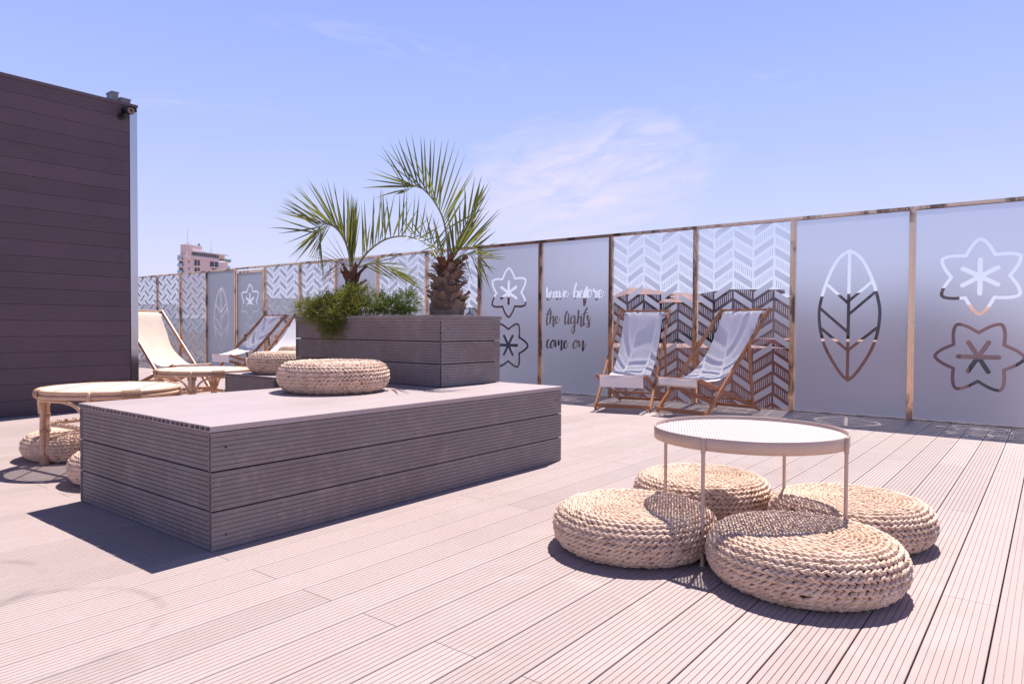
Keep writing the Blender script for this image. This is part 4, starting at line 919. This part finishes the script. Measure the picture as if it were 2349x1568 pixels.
# pink tower: corner nearest to us, long face receding to the right
TD = 250.0
def T2(Xc, Yc): return (372.8+.08545*Xc, 516.1+.08545*Yc)
pc = at(T2(590, 1300), TD); hdir = Vector((F.x, F.y, 0)).normalized()
azr = math.atan2(pc.y, pc.x); view = Vector((math.cos(azr), math.sin(azr), 0)); rgt = Vector((view.y, -view.x, 0))
ua = (rgt*math.cos(R_(42))+view*math.sin(R_(42))).normalized(); va = (-rgt*math.cos(R_(48))+view*math.sin(R_(48))).normalized()
va = Vector((-ua.y, ua.x, 0));
if va.dot(view) < 0: va = -va
tw = thing('tower_building', 'distant pink apartment tower with roof antennas rising above the glass fence', 'tower', (pc.x, pc.y, -22), math.atan2(ua.y, ua.x))
org = Vector((pc.x, pc.y, 0))
def face(Xc, Yc, v=0.0):
    """image point -> (u, z) on the long face (v = offset behind it)"""
    d = ray(T2(Xc, Yc)); n_ = va; o_ = org+va*v; t = (o_-ORG).dot(n_)/d.dot(n_); p = ORG+d*t; return (p-org).dot(ua), p.z+22
def fbox(nm, m_, X0, Y0, X1, Y1, v0, v1, par=tw, pad=0):
    u0, za = face(X0, Y0, max(v0, 0)*0); u1, zb_ = face(X1, Y1, 0); _, zc = face(X0, Y1, 0); _, zd = face(X1, Y0, 0)
    mb = MB(); mb.box(u0, u1, v0, v1, (zb_+zc)/2, (za+zd)/2); return mb.build(nm, m_, par)
DEP = 3.0; pk = mat('pink_tower_render', (.80, .61, .58), .85, noise=(.4, (.75, .57, .54), .4, .7)); whm = mat('white_roof', (.8, .76, .78), .7); railm = mat('balcony_glass', (.35, .55, .60), .2)
fbox('wall', pk, 590, 960, 1755, 2600, 0, DEP)
mb = MB(); u1, _ = face(1755, 1300); mb.box(0, u1, .01, DEP-.01, 0, 20); mb.build('lower_wall', pk, tw)
fbox('belt_wall', pk, 565, 850, 1495, 948, -.5, DEP)
fbox('top_floor_glazing', winm, 790, 775, 1490, 862, -.35, 2.9)
mb = MB()
for i in range(13):
    xc = 792+i*58; u0, za = face(xc, 775); _, zb_ = face(xc, 868); mb.box(u0-.07, u0+.07, -.42, -.36, zb_, za)
mb.build('glazing_bars', pk, tw)
fbox('penthouse_wall', pk, 1490, 800, 1690, 950, .4, 2.8); fbox('roof_slab', whm, 800, 745, 1720, 775, -.9, 3.4)
fbox('lift_house', pk, 640, 548, 1065, 960, .01, 2.9)
fbox('roof_edge', whm, 632, 540, 1070, 556, -.1, 3.0)
fbox('skylight', CM['maroon'], 1140, 706, 1235, 732, 1.5, 3)
for (a, b, c, d) in ((690, 775, 718, 840), (694, 955, 720, 1020), (696, 1135, 722, 1200), (855, 930, 1000, 1090), (1275, 962, 1492, 1125), (860, 1145, 1000, 1270), (1330, 1165, 1450, 1225)):
    wn = fbox('window', winm, a, b, c, d, -.05 if b > 900 else -.06, .1)
    if c-a > 100:
        fbox('balcony', pk, a-5, d+2, c+8, d+22, -.8, -.06)
        mb = MB(); u0, z0 = face((a+c)/2, b+2); _, z1 = face((a+c)/2, d-2); mb.box(u0-.09, u0+.09, -.10, -.06, z1, z0); mb.build('mullion', whm, wn)
for Y_ in (790, 965, 1145):                                   # left narrow side: open balconies
    _, zt_ = face(590, Y_); _, zb_ = face(590, Y_+120)
    mb = MB(); mb.box(-.75, -.02, .3, DEP-.3, zb_-.35, zb_-.1); mb.build('side_balcony', pk, tw)
    mb = MB(); mb.box(-.06, .02, .8, DEP-.6, zb_, zt_); mb.build('side_window', winm, tw)
    mb = MB(); mb.box(-.75, -.70, .3, DEP-.3, zb_-.1, zb_+.7); mb.build('balcony_glass', railm, tw)
u1, _ = face(1750, 1300)
for Y_, dz in ((985, 0), (1160, 0)):
    _, zb_ = face(1750, Y_)
    mb = MB(); mb.box(u1+.02, u1+1.7, .5, 2.9, zb_-.3, zb_); mb.build('balcony', pk, tw); mb = MB(); mb.box(u1+1.62, u1+1.68, .5, 2.9, zb_, zb_+1.0); mb.box(u1+.02, u1+1.68, .5, .56, zb_, zb_+1.0); mb.build('balcony_glass', railm, tw)
mb = MB(); rnd = random.Random(3); u0, z0 = face(1500, 950); u2, _ = face(1830, 950)
for i in range(160):
    u = rnd.uniform(u0, u2); z = z0+rnd.uniform(.1, 1.3)*rnd.random(); s_ = rnd.uniform(.1, .25); q = Vector((u, -.3+rnd.uniform(-.2, .2), z)); a = Vector((rnd.uniform(-1, 1), rnd.uniform(-1, 1), rnd.uniform(-1, 1))).normalized()*s_; b = a.cross(Vector((0, 1, .3))).normalized()*s_*.6
    mb.add([q-a, q+b, q+a, q-b], ((0, 1, 2, 3),))
mb.build('terrace_plants', M['juniper2'], tw)
for Xc, yb, yt, rr in ((785, 545, 65, .05), (848, 545, 430, .04), (1408, 750, 380, .05), (1068, 560, 480, .04)):
    u, z0 = face(Xc, yb); _, z1 = face(Xc, yt); mb = MB(); mb.tube([(u, 2, z0-.5), (u, 2, z0+(z1-z0)*.22), (u, 2, z1)], [.12 if rr == .05 else rr, rr, rr*.6], 6)
    if rr == .05:
        for s_ in (-1, 1): mb.tube([(u+s_*1.0, 2, z0-.3), (u, 2, z0+1.6)], .03, 4)
    mb.build('antenna', CM['grey'], tw)
for Yc in (535, 600, 670):
    u, z = face(1082, Yc); mb = MB(); n = 14
    mb.lathe([(0.0, 0), (.35, .04), (.62, .14), (.60, .17), (.33, .08), (0.0, .04)], n); rot = Matrix.Translation((u, 2.0, z)) @ Matrix.Rotation(R_(70), 4, 'Y') ; mb.build('satellite_dish', CM['grey'], tw, rot)
